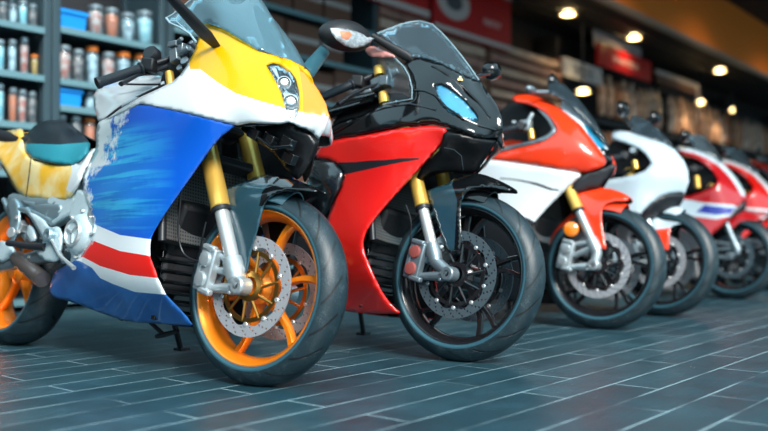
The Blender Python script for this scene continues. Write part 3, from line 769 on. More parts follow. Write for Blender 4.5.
# stacked long boards / cartons wall (slatted look)
def stack(x0, x1, z0, n, pitch, h, mats, lab, y=Y0+.02):
    t = thing('display_stand', lab, 'display stand', ((x0+x1)/2, y, 0)); w = x1-x0
    MB().box((0, .20, z0/2+n*pitch/2), (w, .03, z0+n*pitch)).build('back_board', 'back_panel', t)
    for s in (-1, 1): MB().box((s*(w/2-.02), .10, (z0+n*pitch)/2), (.04, .17, z0+n*pitch)).build('side_post', 'carton_brown', t)
    for k in range(n): MB().box((0, .08, z0+k*pitch+h/2), (w-.09, .14, h)).build('slat', mats[k % len(mats)], t, bev=.004)
stack(6.04, 7.9, .70, 15, .132, .095, ['carton_rose', 'carton_beige', 'carton_rose'], 'slatted rose-brown display stand under the large red sign')
stack(7.94, 9.6, .70, 15, .132, .075, ['carton_beige', 'carton_rose'], 'slatted beige display stand left of the white square sign')

def sign(u0, v0, u1, v1, Y, mats, lab, name='shop_sign', deco=None, th=.05, dz=None):
    a = on_y(u0, v0, Y); c = on_y(u1, v1, Y); w = c.x-a.x; h = a.z-c.z if dz is None else dz
    t = thing(name, lab, 'sign', ((a.x+c.x)/2, Y, a.z-h/2))
    MB().box((0, 0, 0), (w, th, h)).build('sign_panel', mats[0], t, bev=.006)
    if deco: deco(t, w, h, -th/2)
    # brackets to the wall side
    m = MB()
    for s in (-1, 1): m.tube([(s*w*.4, th/2-.004, h*.3), (s*w*.4, th/2+.022, h*.3)], .012, 6)
    m.build('bracket', 'black_satin', t)
    return t
def glyphs(t, x0, x1, z, h, y, m_='letter_white', seed=1):
    """blurred lettering: a row of small raised strokes"""
    rn = random.Random(seed); x = x0; mb = MB()
    while x < x1:
        w = h*rn.uniform(.5, .8); k = rn.randrange(3)
        mb.box((x+w*.15, y-.003, z), (w*.22, .006, h))
        if k != 1: mb.box((x+w*.5, y-.003, z+h*.4), (w*.7, .006, h*.2))
        if k != 2: mb.box((x+w*.5, y-.003, z-h*.05), (w*.6, .006, h*.18))
        if k == 1: mb.box((x+w*.75, y-.003, z), (w*.2, .006, h))
        x += w*1.35
    mb.build('lettering', m_, t)
def deco_big(t, w, h, y):
    MB().box((0, y-.004, -h/2+.03), (w, .01, .05)).build('border', 'sign_white', t)
    MB().box((0, y-.004, h/2-.03), (w, .01, .05)).build('border', 'sign_white', t)
    m = MB().lathe([(0, -.01), (.21, -.01), (.21, 0)], axis=(0, 1, 0), n=40); 
    for i, p in enumerate(m.v): m.v[i] = Vector((p.x*1.35-w*.27, p.y+y, p.z*.85+h*.02))
    e = m.build('emblem', 'sign_white', t)
    m = MB().lathe([(0, -.012), (.11, -.012), (.11, 0)], axis=(0, 1, 0), n=40)
    for i, p in enumerate(m.v): m.v[i] = Vector((p.x*1.3-w*.27, p.y+y-.002, p.z*.75+h*.02))
    m.build('emblem_centre', 'letter_dark', e)
    glyphs(t, w*.12, w*.36, -h*.12, .07, y, seed=4)
sign(432, -34, 509, 44, Y0-.06, ['sign_red'], 'large red sign with a pale oval emblem and small white lettering', deco=deco_big, dz=.62)
def deco_edge(t, w, h, y):
    MB().box((0, y-.004, -h/2+.03), (w, .01, .06)).build('border', 'sign_white', t)
sign(362, -34, 427, 18, Y0-.06, ['sign_red'], 'red sign with a pale lower border at the top centre edge', deco=deco_edge)
def deco_small(t, w, h, y):
    glyphs(t, -w*.25, w*.2, -h*.02, h*.28, y, seed=9)
sign(597, 42, 650, 84, Y0-.06, ['sign_red'], 'small red sign with one line of white lettering under the ceiling lights', deco=deco_small, dz=.30)
MBt = thing('sign_board', 'pale board leaning behind the small red sign', 'sign', on_y(618, 48, Y0+.02)); MB().box((0, 0, .02), (1.5, .03, .26)).build('board', 'sign_grey', MBt, bev=.004)
MB().tube([(-.6, .01, 0), (-.6, .12, 0)], .012, 6).tube([(.6, .01, 0), (.6, .12, 0)], .012, 6).build('bracket', 'black_satin', MBt)
def deco_white(t, w, h, y):
    glyphs(t, -w*.28, w*.25, h*.05, h*.28, y, 'letter_dark', seed=12)
    MB().box((0, y-.003, -h*.25), (w*.55, .006, .02)).build('underline', 'letter_dark', t)
sign(563, 57, 600, 86, Y0-.05, ['sign_grey'], 'square white sign with dark lettering beside the small red sign', deco=deco_white)

# right-hand rack with hanging packs
mat('pack_tan', (.50, .25, .14), .3, col2=(.95, .66, .48), vscale=9)
mat('pack_orange', (.50, .15, .05), .5, col2=(.62, .33, .20), vscale=20)
mat('pack_pale', (.92, .76, .66), .4, col2=(.40, .25, .19), vscale=9)
rt = thing('hanging_rack', 'long dark wall rack holding rows of hanging tan packs at the right', 'rack', (14.5, Y0+.1, 0))
MB().box((0, .35, 1.5), (9.6, .04, 3.0)).build('back_board', 'back_panel', rt)
for z in (2.74, 2.04, 1.42, .8): MB().box((0, .2, z), (9.6, .30, .05)).build('rail', 'black_satin', rt)
for x in (-4.78, -1.6, 1.6, 4.78): MB().box((x, .2, 1.5), (.06, .30, 3.0)).build('upright', 'black_satin', rt)
def pack(x, z, h, w, m_, lab, grp):
    m = MB(); y = Y0+.06
    m.loft([ring((0, 0, 0), 0, 0, 8)[:0] or [(-w/2, -.01, 0), (w/2, -.01, 0), (w/2, .01, 0), (-w/2, .01, 0)], [(-w/2, -.04, h*.15), (w/2, -.04, h*.15), (w/2, .02, h*.15), (-w/2, .02, h*.15)],
            [(-w/2, -.04, h*.7), (w/2, -.04, h*.7), (w/2, .02, h*.7), (-w/2, .02, h*.7)], [(-w/2, -.006, h*.82), (w/2, -.006, h*.82), (w/2, .006, h*.82), (-w/2, .006, h*.82)], [(-w*.35, -.003, h), (w*.35, -.003, h), (w*.35, .003, h), (-w*.35, .003, h)]])
    o = m.build('hanging_pack', m_, loc=(x, y, z), bev=.004); tag(o, lab, 'package', grp)
    MB().tube([(0, 0, h-.02), (0, .10, h-.01)], .004, 6).build('hook', 'chrome', o)
rnd = random.Random(11); x = 10.75; k = 0
while x < 19.1:
    w = rnd.uniform(.12, .17); m_ = ('pack_tan', 'pack_pale', 'pack_orange', 'pack_tan')[rnd.randrange(4)]
    if not (12.75 < x < 13.1 or 15.95 < x < 16.25): pack(x, 2.10, rnd.uniform(.5, .6), w, m_, 'tan hanging pack in the upper row of the long rack at the right', 'packs in the upper row of the long rack'); 
    k += 1; x += w+rnd.uniform(.07, .13)
x = 10.75
while x < 19.1:
    w = rnd.uniform(.16, .24); m_ = ('pack_tan', 'pack_orange', 'carton_brown')[rnd.randrange(3)]
    if rnd.random() < .6 and not (12.7 < x < 13.1 or 15.9 < x < 16.3): pack(x, 1.50, rnd.uniform(.3, .45), w, m_, 'dim brown pack hanging in the lower row of the long rack', 'packs in the lower row of the long rack')
    x += w+rnd.uniform(.05, .12)
fr = thing('overhead_display', 'pale square-cornered frame hanging in front of the packs', 'frame', (13.3, Y0-.02, 0))
MB().box((0, 0, 2.93), (1.75, .03, .06)).build('frame_bar', 'sign_white', fr, bev=.003); MB().box((.86, 0, 2.62), (.05, .03, .56)).build('frame_bar', 'sign_white', fr, bev=.003)
MB().box((-.02, .005, 2.84), (1.66, .015, .10)).build('valance', 'carton_brown', fr)
MB().tube([(-.6, 0, 2.96), (-.6, 0, 3.2)], .006, 6).tube([(.6, 0, 2.96), (.6, 0, 3.2)], .006, 6).build('hanger', 'black_satin', fr)

# ================================================================== MOTORCYCLE 1: yellow, white and blue
b = Bike(254, 385, 'motorcycle', 'yellow, white and blue sport motorcycle with orange wheels, nearest the camera at the left', 9, .308)
B1 = b; r = b.root
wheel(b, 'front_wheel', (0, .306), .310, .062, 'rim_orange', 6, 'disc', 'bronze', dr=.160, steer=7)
fork(b, (208, 150), (237, 280), gold_end=.41, ext=.28, lower='chrome', gr=.033, cal='alu', foot_m='alu')
core(b, 1.565, tank=False, tail=False, rearrim='rim_orange')
cl1 = [(291, 60), (299, 66), (309, 77), (319, 91), (326, 104), (329, 116), (325, 129), (318, 140)]
d1 = tps([(205, 22, -.13), (222, 28, -.135), (247, 42, -.12), (265, 52, -.10), (283, 58, -.05), (291, 60, 0), (299, 66, 0), (309, 77, 0), (319, 91, 0), (326, 104, 0), (329, 116, 0), (325, 129, 0), (318, 140, 0),
          (196, 46, -.16), (186, 70, -.19), (170, 84, -.205), (200, 110, -.235), (140, 104, -.215), (106, 120, -.195), (96, 150, -.175), (82, 190, -.17), (94, 224, -.185), (83, 256, -.185), (52, 290, -.11),
          (98, 312, -.10), (160, 323, -.11), (193, 325, -.11), (152, 235, -.225), (150, 180, -.235), (200, 165, -.205), (222, 136, -.185), (236, 126, -.17), (262, 118, -.16), (288, 120, -.10), (255, 85, -.155), (222, 60, -.17),
          (164, 294, -.20), (120, 285, -.20), (266, 65, -.115), (298, 90, -.05), (308, 118, -.055), (120, 200, -.225)])
cowl = [(106, 119.5), (120, 109), (140, 97), (158, 89), (172, 82), (180, 75), (188, 64), (194, 51), (197, 43), (199, 34), (202, 26), (206, 22), (214, 23), (222, 27), (234, 34), (247, 42), (258, 49), (267, 53), (278, 56), (291, 60),
        (299, 66), (309, 77), (319, 91), (326, 104), (329, 116), (325, 129), (318, 140), (313, 133), (306, 129), (299, 127), (294, 124), (289, 122), (280, 124), (262, 123.5), (250, 123), (237, 125.5),
        (210, 119), (180, 111.5), (140, 103.7), (120, 113.5)]
yel = [(190, 69), (200, 69), (217, 82), (235, 93), (260, 101), (288, 109), (292, 110), (303, 112), (318, 115), (331, 117), (345, 118), (345, 20), (180, 10)]
hl = [(266, 65), (273, 63), (281, 64.5), (290, 70), (296, 79), (299, 92), (299, 108), (295, 119), (290, 118), (286, 110), (281, 92), (273, 76)]
panel(b, 'front_cowl', cowl, d1, ['white', 'yellow', 'orange_paint'], [(yel, 1), ([(297, 60), (300, 75), (303, 95), (303, 113), (318, 115), (331, 117), (345, 118), (345, 20), (297, 20)], 2)], cl=cl1, holes=[hl], sp=3, roll=(1.3, .003), rnd=0)
HLs = [(265, 63), (273, 61), (282, 62.5), (292, 68), (298, 78), (301, 92), (301, 108), (296, 121), (289, 120), (284, 110), (279, 92), (271, 76)]
hb = panel(b, 'headlight', HLs, d1, ['lens_pearl', 'black_gloss'], [([(262, 58), (282, 58), (297, 72), (299, 90), (297, 90), (293, 76), (282, 67), (268, 66)], 1)], dy=.020, rnd=0, roll=(1, 0), sp=2.5)
panel(b, 'headlight_lens', hl, d1, ['lens_clear'], parent=hb, dy=.005, rnd=0, roll=(1.5, .002), th=.0015)
for s in (1, -1):
    for (u, v, rr) in ((284, 83, .019), (290.5, 102, .021)):
        p = b.loc(u, v, -.075); p = Vector((p.x, s*p.y, p.z)); ax = Vector((.75, -s*.65, .1))
        MB().lathe([(0, .012), (rr*.6, .010), (rr*.95, 0), (rr, -.012), (rr*1.15, -.012), (rr*1.2, .004), (rr*1.02, .006)], p, axis=ax, n=24).build('projector', 'chrome', hb)
# side fairing: blue, white, red, white, blue
side = [(106, 118.5), (120, 112.5), (140, 102.5), (180, 110.3), (210, 117.8), (237, 124.5), (229, 131), (222, 136), (212, 147), (200, 164), (185, 185), (170, 206), (161, 220), (152, 235), (149.5, 244), (150, 256), (154, 268), (159, 281),
        (165, 294), (172, 302), (181, 311), (189, 320), (193, 326), (180, 325), (160, 324), (125, 321.5), (98, 312), (75, 303), (55, 298), (48, 293), (51, 281), (55, 271), (68, 264), (80, 258), (85, 250), (92, 240), (94.5, 224), (89, 206),
        (82, 190), (83, 175), (92, 160), (96, 148), (96, 132), (98, 122)]
w1 = [(88, 223), (94, 224), (120, 235), (149, 239), (160, 240), (160, 256), (150, 256), (120, 251), (94, 241), (80, 238)]
rd = [(80, 238), (94, 241), (120, 251), (150, 256), (160, 257), (168, 279), (157, 278), (130, 275), (100, 266), (83, 257), (70, 258)]
w2 = [(70, 258.5), (83, 257), (100, 266), (130, 275), (157, 278), (168, 279), (176, 295), (164, 294.5), (135, 292), (113, 284), (100, 278), (92, 268), (82, 262)]
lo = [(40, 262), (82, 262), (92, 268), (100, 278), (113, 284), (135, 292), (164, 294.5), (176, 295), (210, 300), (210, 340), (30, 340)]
def wear(u, v):
    e = [(106, 120), (99, 122), (98, 135), (97, 150), (91, 163), (84, 178), (83, 190), (87, 205)]
    return max(0, 1 - polyd((u, v), e, False)/(36 if v < 165 else 20)) * (1 if v < 175 else .75)
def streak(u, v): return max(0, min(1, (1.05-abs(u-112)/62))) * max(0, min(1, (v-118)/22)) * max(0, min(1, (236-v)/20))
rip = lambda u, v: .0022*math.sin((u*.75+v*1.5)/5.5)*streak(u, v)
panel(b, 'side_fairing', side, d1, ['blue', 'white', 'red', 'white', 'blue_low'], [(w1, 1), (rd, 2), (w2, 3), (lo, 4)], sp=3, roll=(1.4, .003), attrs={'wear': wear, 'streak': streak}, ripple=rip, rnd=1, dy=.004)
# fuel tank (white), dark seam below it
tk = [(98, 121), (94, 108), (93, 96), (97, 90), (104, 86), (118, 81), (135, 77.5), (150, 75.5), (163, 76), (165, 84), (153, 90), (140, 96), (120, 108), (106, 118)]
clt = [(93, 96), (97, 90), (104, 86), (118, 81), (135, 77.5), (150, 75.5)]
dt = tps([(93, 96, 0), (97, 90, 0), (104, 86, 0), (118, 81, 0), (135, 77.5, 0), (150, 75.5, 0), (163, 76, -.05), (98, 121, -.16), (94, 108, -.08), (120, 108, -.19), (140, 96, -.19), (165, 84, -.16), (118, 96, -.15), (140, 86, -.13)])
panel(b, 'fuel_tank', tk, dt, ['white'], cl=clt, sp=3, roll=(2, .006), rnd=0)
sm = [(105, 121), (119, 110.5), (140, 98.5), (165, 86), (164, 83), (139, 95), (118, 107), (104, 118.5)]
panel(b, 'tank_seam_trim', sm, lambda u, v: -.188, ['black_satin'], sp=3, th=.012, roll=(1, .001))
MB().tube([b.loc(119, 84, -.16), b.loc(140, 84.5, -.17), b.loc(160, 84.5, -.18)], .004, 6).build('cable', 'black_satin', r)
# seat and tail
dta = tps([(0, 134, -.04), (22, 129, -.06), (25, 150, -.12), (31, 158, -.15), (70, 165, -.16), (89, 151, -.13), (96, 148, -.15), (86, 170, -.18), (79, 187, -.18), (69, 201, -.16), (45, 201, -.15), (25, 198, -.14), (15, 190, -.13), (0, 160, -.12), (-30, 110, -.03), (-30, 140, -.08)])
tail = [(-34, 112), (-20, 122), (0, 132), (12, 130), (22.5, 128), (24, 137), (25, 150), (31, 157.6), (50, 162), (70, 164.6), (80, 161), (88, 152), (96, 147), (92, 160), (86, 170), (79, 187), (73, 197), (69, 201.5), (45, 201.5), (25, 198), (15, 190), (6, 174), (-6, 152), (-26, 128)]
tl = panel(b, 'tail_fairing', tail, dta, ['tail_paint', 'white'], [([(70, 150), (110, 140), (90, 175), (80, 195), (66, 190), (72, 172)], 1)], sp=3.5, roll=(3, .02), rnd=1)
MB().tube([b.loc(31, 158, -.158), b.loc(29, 175, -.158), b.loc(26, 197, -.148)], .002, 6).build('panel_gap', 'black_satin', tl)
secs = []
p1, p2 = b.loc(96, 150, 0), b.loc(-25, 120, 0)
for t in np.linspace(0, 1, 6): q = p1.lerp(p2, t); secs.append(ring((q.x, 0, q.z-.05), .11*(1-.55*t), .055*(1-.5*t), 14))
MB().loft(secs).build('tail_core', 'black_satin', tl, smooth=60)
# seat: cushion with a domed black top over a teal flank
st = [(25, 150), (24.5, 141), (28, 133), (34, 126), (41, 121.5), (50, 120), (60, 120), (70, 123.5), (78, 130), (86, 138), (90.5, 144), (89, 152), (84, 158), (79, 162), (71, 165), (60, 164.5), (45, 162), (31, 158)]
cls = [(34, 126), (41, 121.5), (50, 120), (60, 120), (70, 123.5), (78, 130)]
ds = tps([(34, 126, 0), (41, 121.5, 0), (50, 120, 0), (60, 120, 0), (70, 123.5, 0), (78, 130, 0), (86, 138, -.03), (90.5, 144, -.09), (28, 133, -.03), (24.5, 141, -.08), (25, 150, -.12), (31, 144, -.12), (60, 144, -.135), (86, 144, -.11), (31, 158, -.155), (71, 165, -.165), (60, 155, -.16), (84, 158, -.15), (57, 130, -.08)])
panel(b, 'seat', st, ds, ['seat_black', 'seat_teal'], [([(20, 144), (30, 143.5), (60, 144.5), (88, 142), (96, 140), (96, 175), (20, 175)], 1)], cl=cls, sp=2.5, roll=(2, .01), rnd=0, th=.006)
# windscreen
scr = [(166, 18), (173, 14), (183, 6), (193, -2), (205, -9), (222, -13), (240, -12), (254, -8), (262, 0), (267, 8), (274, 20), (281, 34), (287, 48), (291, 60), (283, 59), (272, 55), (258, 50), (247, 43), (234, 35), (222, 28), (206, 22.5), (197, 27), (190, 33), (180, 27), (170, 23)]
clw = [(240, -12), (254, -8), (262, 0), (267, 8), (274, 20), (281, 34), (287, 48), (291, 60)]
dw = tps([(240, -12, 0), (254, -8, 0), (262, 0, 0), (267, 8, 0), (274, 20, 0), (281, 34, 0), (287, 48, 0), (291, 60, 0), (205, 22, -.15), (222, 28, -.15), (247, 42, -.13), (265, 52, -.10), (166, 18, -.19), (190, 33, -.18), (193, -2, -.15), (222, -13, -.09), (222, 8, -.13), (258, 30, -.09)])
ws = panel(b, 'windscreen', scr, dw, ['screen_teal'], cl=clw, sp=4, roll=(1, 0), rnd=0, th=.003)
def rim_line(pts, dep, off=0, rr=.0022, par=None, m='screen_edge', name='screen_edge', mirror=True):
    for s in ((1, -1) if mirror else (1,)):
        MB().tube([(lambda p: Vector((p.x, s*p.y, p.z)))(b.loc(u, v, min(0, dep(u, v)+off))) for u, v in pts], rr, 6).build(name, m, par or b.root)
rim_line([(166, 18), (173, 14), (183, 6), (193, -2), (205, -9), (222, -13), (240, -12)], dw, par=ws)
rim_line([(166, 18), (170, 23), (180, 27.5), (190, 34), (196, 42)], dw, par=ws, rr=.004)
rim_line([(169, 21), (176, 21), (184, 28), (193, 38)], dw, par=ws, rr=.002)
rim_line([(206, 22.5), (222, 28), (247, 42), (265, 52), (283, 58)], lambda u, v: d1(u, v), off=-.003, rr=.0018, par=ws, m='black_satin', name='screen_seal')
# instrument behind the screen
MB().box(b.loc(232, 32, 0)+Vector((-.06, 0, -.03)), (.03, .16, .09), roty(R_(-35))).build('instrument_panel', 'black_plastic', r, bev=.01)
MB().box(b.loc(170, 70, 0)+Vector((.10, 0, -.02)), (.20, .18, .05), roty(R_(15))).build('dash_tray', 'inner_black', r, bev=.01)
# mirrors: right stalk leaves the frame at the top, left one shows beside the nose
mat('stalk_teal', (.03, .10, .13), .3, coat=.6)
def mirror(s, base, tip, head_c, sz, tilt, indicator=False, mat_='black_plastic', w0=.032, w1=.020, armm=None, swap=False):
    d = (tip-base); side_ = d.normalized().cross(Vector((0, 1, 0))).normalized(); up = d.normalized().cross(side_)
    secs = []
    for t in np.linspace(0, 1, 6):
        p = base.lerp(tip, t); w = w0*(1-t)+w1*t; h = .011
        if t == 0: w *= .55; h *= .5
        A1, A2 = (up, side_) if swap else (side_, up)
        secs.append([p+A1*w*math.cos(a)+A2*h*math.sin(a) for a in [2*PI*k/12 for k in range(12)]])
    t_ = MB().loft(secs).build('mirror_stalk', armm or mat_, b.root, smooth=60)
    # shell: egg shaped, flat glass on the rear side
    mb = MB(); rings = []
    for i in range(9):
        u = i/8; k = math.sqrt(max(0, 1-(1-u)**2)); x = sz[1]*(1-u)      # from front tip to rear rim
        rings.append([Vector((x, sz[0]*k*math.cos(a)*(1-.12*math.sin(a)), sz[2]*k*math.sin(a))) for a in [2*PI*q/28 for q in range(28)]])
    rings.append([p*.93+Vector((-.004, 0, 0)) for p in rings[-1]])
    q = Matrix(tilt) if not isinstance(tilt, Matrix) else tilt
    mb.loft([[head_c + q @ p for p in rg] for rg in rings]); hd = mb.build('mirror_shell', mat_, b.root, smooth=50)
    mg = MB(); mg.loft([[head_c + q @ (p*.90+Vector((-.006, 0, 0))) for p in rings[-2]], [head_c + q @ (p*.88+Vector((-.008, 0, 0))) for p in rings[-2]]]); mg.build('mirror_glass', 'chrome', hd)
    return hd
armB = b.loc(217, 47, -.155); armT = b.loc(160, -14, -.40)
mirror(-1, armB, armT, armT+Vector((-.02, -.05, .03)), (.10, .05, .055), rotz(R_(8)), w0=.034, w1=.020, mat_='black_satin')
mb_, mt_ = b.loc(304, 76, .12), b.loc(325, 50, .30)
mirror(1, mb_, mt_, b.loc(344, 36, .36), (.115, .075, .060), rotz(R_(-14)) @ rotx(R_(8)), w0=.030, w1=.024, mat_='black_plastic', armm='stalk_teal', swap=True)
# indicator set into the left mirror shell
hc = b.loc(344, 36, .36)
ind = [(330, 28.5), (337, 28), (347, 29.5), (357, 32), (366, 36), (374, 38.5), (370, 42), (362, 46.5), (354, 48), (345, 46), (337, 40), (332, 34)]
dind = lambda u, v: .27
def free_panel(name, outline, xoff, mats, regions, par, sp=2.5, bulge=.006):
    """small lens facing forwards, laid on a plane x = const of the motorcycle"""
    def L(u, v):
        d = b.rt @ ray(u, v); o = b.rt @ (CAM-b.o); cx, cy = 350, 38
        e = min(1, polyd((u, v), outline)/6); x = xoff(u, v) + bulge*math.sqrt(1-(1-e)**2); return o + d*((x-o.x)/d.x)
    pts = []; ed = []
    n = len(outline)
    for q in [outline]+[rg[0] for rg in regions]:
        o_ = len(pts); 
        for i in range(len(q)):
            a, c = q[i], q[(i+1) % len(q)]; k = max(1, int(math.dist(a, c)/sp))
            for j in range(k): pts.append((a[0]+(c[0]-a[0])*j/k, a[1]+(c[1]-a[1])*j/k))
        for i in range(o_, len(pts)): ed.append((i, i+1 if i+1 < len(pts) else o_))
    u0, u1 = min(p[0] for p in outline), max(p[0] for p in outline); v0, v1 = min(p[1] for p in outline), max(p[1] for p in outline)
    for i in range(int((u1-u0)/sp)):
        for j in range(int((v1-v0)/sp)):
            p = (u0+(i+.5)*sp, v0+(j+.5)*sp)
            if inside(p, outline) and polyd(p, outline) > .8: pts.append(p)
    V, _, F, _, _, _ = geometry.delaunay_2d_cdt([Vector(p) for p in pts], ed, [], 0, 1e-4)
    fs, mi = [], []
    for f in F:
        c = (sum(V[i][0] for i in f)/3, sum(V[i][1] for i in f)/3)
        if not inside(c, outline): continue
        k = 0
        for pl, idx in regions:
            if inside(c, pl): k = idx
        fs.append(tuple(f)); mi.append(k)
    m = MB(); m.add([L(*v) for v in V], fs); m.m = mi
    o = m.build(name, mats, par, smooth=80); s = o.modifiers.new('s', 'SOLIDIFY'); s.thickness = .004; s.offset = 0
    return o
mat('indicator_lens', (.50, .56, .60), .1, metal=.35, coat=1, bump=.6, bscale=160, col2=(.80, .84, .86), vscale=60)
mat('indicator_amber', (.70, .25, .12), .12, coat=1, bump=.4, bscale=160)
free_panel('indicator_lens', ind, lambda u, v: hc.x+.092-.0009*abs(u-345)-.0007*abs(v-36), ['indicator_lens', 'indicator_amber'], [([(339, 30.5), (349, 32), (352, 35), (347, 40), (341, 38)], 1)], [o for o in b.root.children if o.name.startswith('mirror_shell')][-1])
# front mudguard
fo = [(219, 193), (224, 190), (233, 186), (245, 182), (255, 177), (264, 174.5), (275, 174), (288, 177), (303, 183), (313, 188), (318.5, 191.5), (308, 190.5), (297, 189.5), (286, 190), (277, 193), (269, 198), (264, 205), (261, 216), (258, 228), (254, 241), (250, 256), (247, 272), (243, 274), (238, 268), (233, 256), (229, 240), (225, 222), (221, 207)]
df = tps([(264, 174.5, -.012), (275, 174, -.012), (288, 177, -.012), (303, 183, -.012), (318, 191, -.02), (255, 177, -.035), (245, 182, -.06), (233, 186, -.075), (219, 193, -.083), (225, 222, -.086), (238, 268, -.088), (250, 256, -.088), (258, 228, -.084), (264, 205, -.078), (277, 193, -.066), (297, 189, -.055), (308, 190, -.04), (250, 190, -.075), (270, 184, -.055)])
fm = panel(b, 'mudguard', fo, df, ['fender_carbon', 'black_gloss'], [([(246, 184), (262, 178), (280, 170), (325, 190), (318, 196), (286, 191), (270, 196), (263, 206), (259, 206), (262, 192), (270, 183)], 1)], sp=3, roll=(1.5, .002), rnd=1, th=.003)
# crown of the mudguard over the tyre
secs = []
for a in np.linspace(R_(72), R_(148), 16):
    rr = .308+.022; w = .070*math.sin(min(1, (a-R_(60))/R_(24))*PI/2)
    secs.append([Vector(((rr-.05*(y/.07)**2)*math.cos(a), y*w/.07, .306+(rr-.05*(y/.07)**2)*math.sin(a))) for y in np.linspace(-.07, .07, 11)] + [Vector(((rr-.004-.05*(y/.07)**2)*math.cos(a), y*w/.07, .306+(rr-.004-.05*(y/.07)**2)*math.sin(a))) for y in np.linspace(.07, -.07, 11)])
MB().loft(secs).build('mudguard_crown', 'fender_carbon', fm, smooth=50)
for u, v in ((225, 206), (238, 261)):
    MB().lathe([(0, .003), (.006, .002), (.008, -.002)], b.loc(u, v, -.090), axis=(0, -1, 0), n=12).build('bolt', 'black_satin', fm)
hose(b, [b.loc(182, 178, -.17), b.loc(180, 205, -.165), b.loc(178, 232, -.15), b.loc(184, 254, -.13), b.loc(200, 262, -.11)])
hose(b, [b.loc(206, 222, -.125), b.loc(203, 235, -.12), b.loc(200, 250, -.105)], .003)
# chin intake under the nose
ch = [(238, 126), (262, 125), (288, 123), (298, 128), (312, 134), (319, 141), (316, 152), (308, 168), (300, 178), (296, 180), (285, 168), (270, 150), (250, 138)]
dch = tps([(238, 126, -.12), (262, 125, -.10), (288, 123, -.07), (319, 141, -.004), (300, 178, -.02), (270, 150, -.07)])
panel(b, 'chin_panel', ch, dch, ['chin_black'], sp=5, roll=(2, .004))
m = MB()
for u, v, y in ((255, 134, -.12), (270, 140, -.10), (288, 143, -.08), (290, 158, -.06)): m.box(b.loc(u, v, y), (.05, .025, .035), roty(R_(25)))
m.tube([b.loc(250, 132, -.13), b.loc(272, 148, -.115), b.loc(292, 146, -.10)], .006, 8)
m.build('headlight_bracket', 'black_gloss', r, bev=.004)
# clip-ons and controls
handlebar(b, (98, 83), (172, 58), -.37, -.14, lever=[(168, 66, -.16), (150, 73, -.20), (138, 75, -.25), (121, 84, -.335)])
m = MB()
p = b.loc(152, 55, -.20)
m.lathe([(0, -.02), (.026, -.02), (.030, -.012), (.030, .012), (.024, .02), (0, .02)], p, axis=(.3, -1, .2), n=24); m.build('throttle_housing', 'black_satin', r)
m = MB(); p = b.loc(176, 56, -.16)
m.box(p, (.04, .03, .05), roty(R_(-20))).box(p+Vector((.03, 0, .025)), (.03, .025, .03)).tube([p, p+Vector((.07, 0, .02))], .012, 10).box(p+Vector((-.005, 0, .04)), (.05, .045, .02)).tube([p+Vector((.0, -.01, .04)), p+Vector((.05, -.02, .05))], .008, 8)
m.build('brake_cylinder', 'alu_dark', r, bev=.003)
m = MB()
for u, v, rr in ((190, 50, .012), (186, 62, .016), (181, 69, .012), (193, 44, .008)): q = b.loc(u, v, -.145); m.lathe([(0, -.012), (rr, -.012), (rr, .012), (0, .012)], q, axis=(.2, -1, .3), n=14)
m.tube([b.loc(180, 66, -.14), b.loc(190, 60, -.12), b.loc(192, 48, -.12)], .006, 8)
m.build('cockpit_fittings', 'alu_dark', r, bev=.001)
p = b.loc(170, 79, -.15); MB().tube([p+Vector((.02, 0, -.05)), p, p+Vector((-.01, 0, .025))], .016, 14).build('preload_cap', 'gold', r)
ip = [(158, 92), (163, 72), (175, 55), (188, 42), (200, 36), (203, 60), (190, 80), (172, 92)]
panel(b, 'cockpit_liner', ip, lambda u, v: -.115, ['inner_black'], sp=6, roll=(1, .001))
# engine side seen behind the fairing
c0 = b.loc(80, 234, -.165)
m = MB(); m.lathe([(0, .030), (.045, .030), (.066, .022), (.074, .012), (.078, 0), (.090, -.004), (.094, -.03), (0, -.03)], c0, axis=(0, -1, 0), n=40)
cc = m.build('clutch_cover', 'cast_light', r, smooth=50)
m = MB(); m.lathe([(.040, .030), (.044, .038), (.050, .038), (.054, .028)], c0, axis=(0, -1, 0), n=32)
for k in (0, 1, 2): a = R_(40+120*k); m.box(c0+Vector((.022*math.cos(a), -.033, .022*math.sin(a))), (.034, .008, .008), roty(-a))
m.build('cover_ring', 'alu', cc)
for k in range(8): a = 2*PI*k/8; MB().lathe([(0, .012), (.005, .012), (.006, 0)], c0+Vector((.088*math.cos(a), -.0, .088*math.sin(a))), axis=(0, -1, 0), n=8).build('bolt', 'chrome', cc)
m = MB(); m.box(b.loc(66, 205, -.13), (.20, .05, .13), roty(R_(-20))).box(b.loc(85, 208, -.14), (.12, .05, .12), roty(R_(15))).box(b.loc(90, 256, -.12), (.18, .06, .08)); m.build('engine_case', 'cast_light', r, bev=.012)
c1 = b.loc(97, 214, -.155); MB().lathe([(0, .018), (.035, .018), (.05, .010), (.054, -.01), (0, -.01)], c1, axis=(0, -1, 0), n=28).build('ignition_cover', 'alu', r, smooth=50)
m = MB()
P_ = [b.loc(28, 210, -.15), b.loc(44, 228, -.155), b.loc(58, 250, -.16)]
m.tube([b.loc(4, 200, -.10), b.loc(16, 222, -.12), b.loc(12, 245, -.13)], [.012, .014, .012], 10)
m.tube(P_, [.016, .016, .014], 10); m.tube([b.loc(60, 200, -.14), b.loc(48, 214, -.15), b.loc(46, 232, -.155)], [.014, .014, .012], 10)
m.tube([b.loc(16, 208, -.13), b.loc(34, 212, -.15), b.loc(52, 222, -.155)], [.014, .012, .014], 10)
br = m.build('footrest_bracket', 'cast_blue', r)
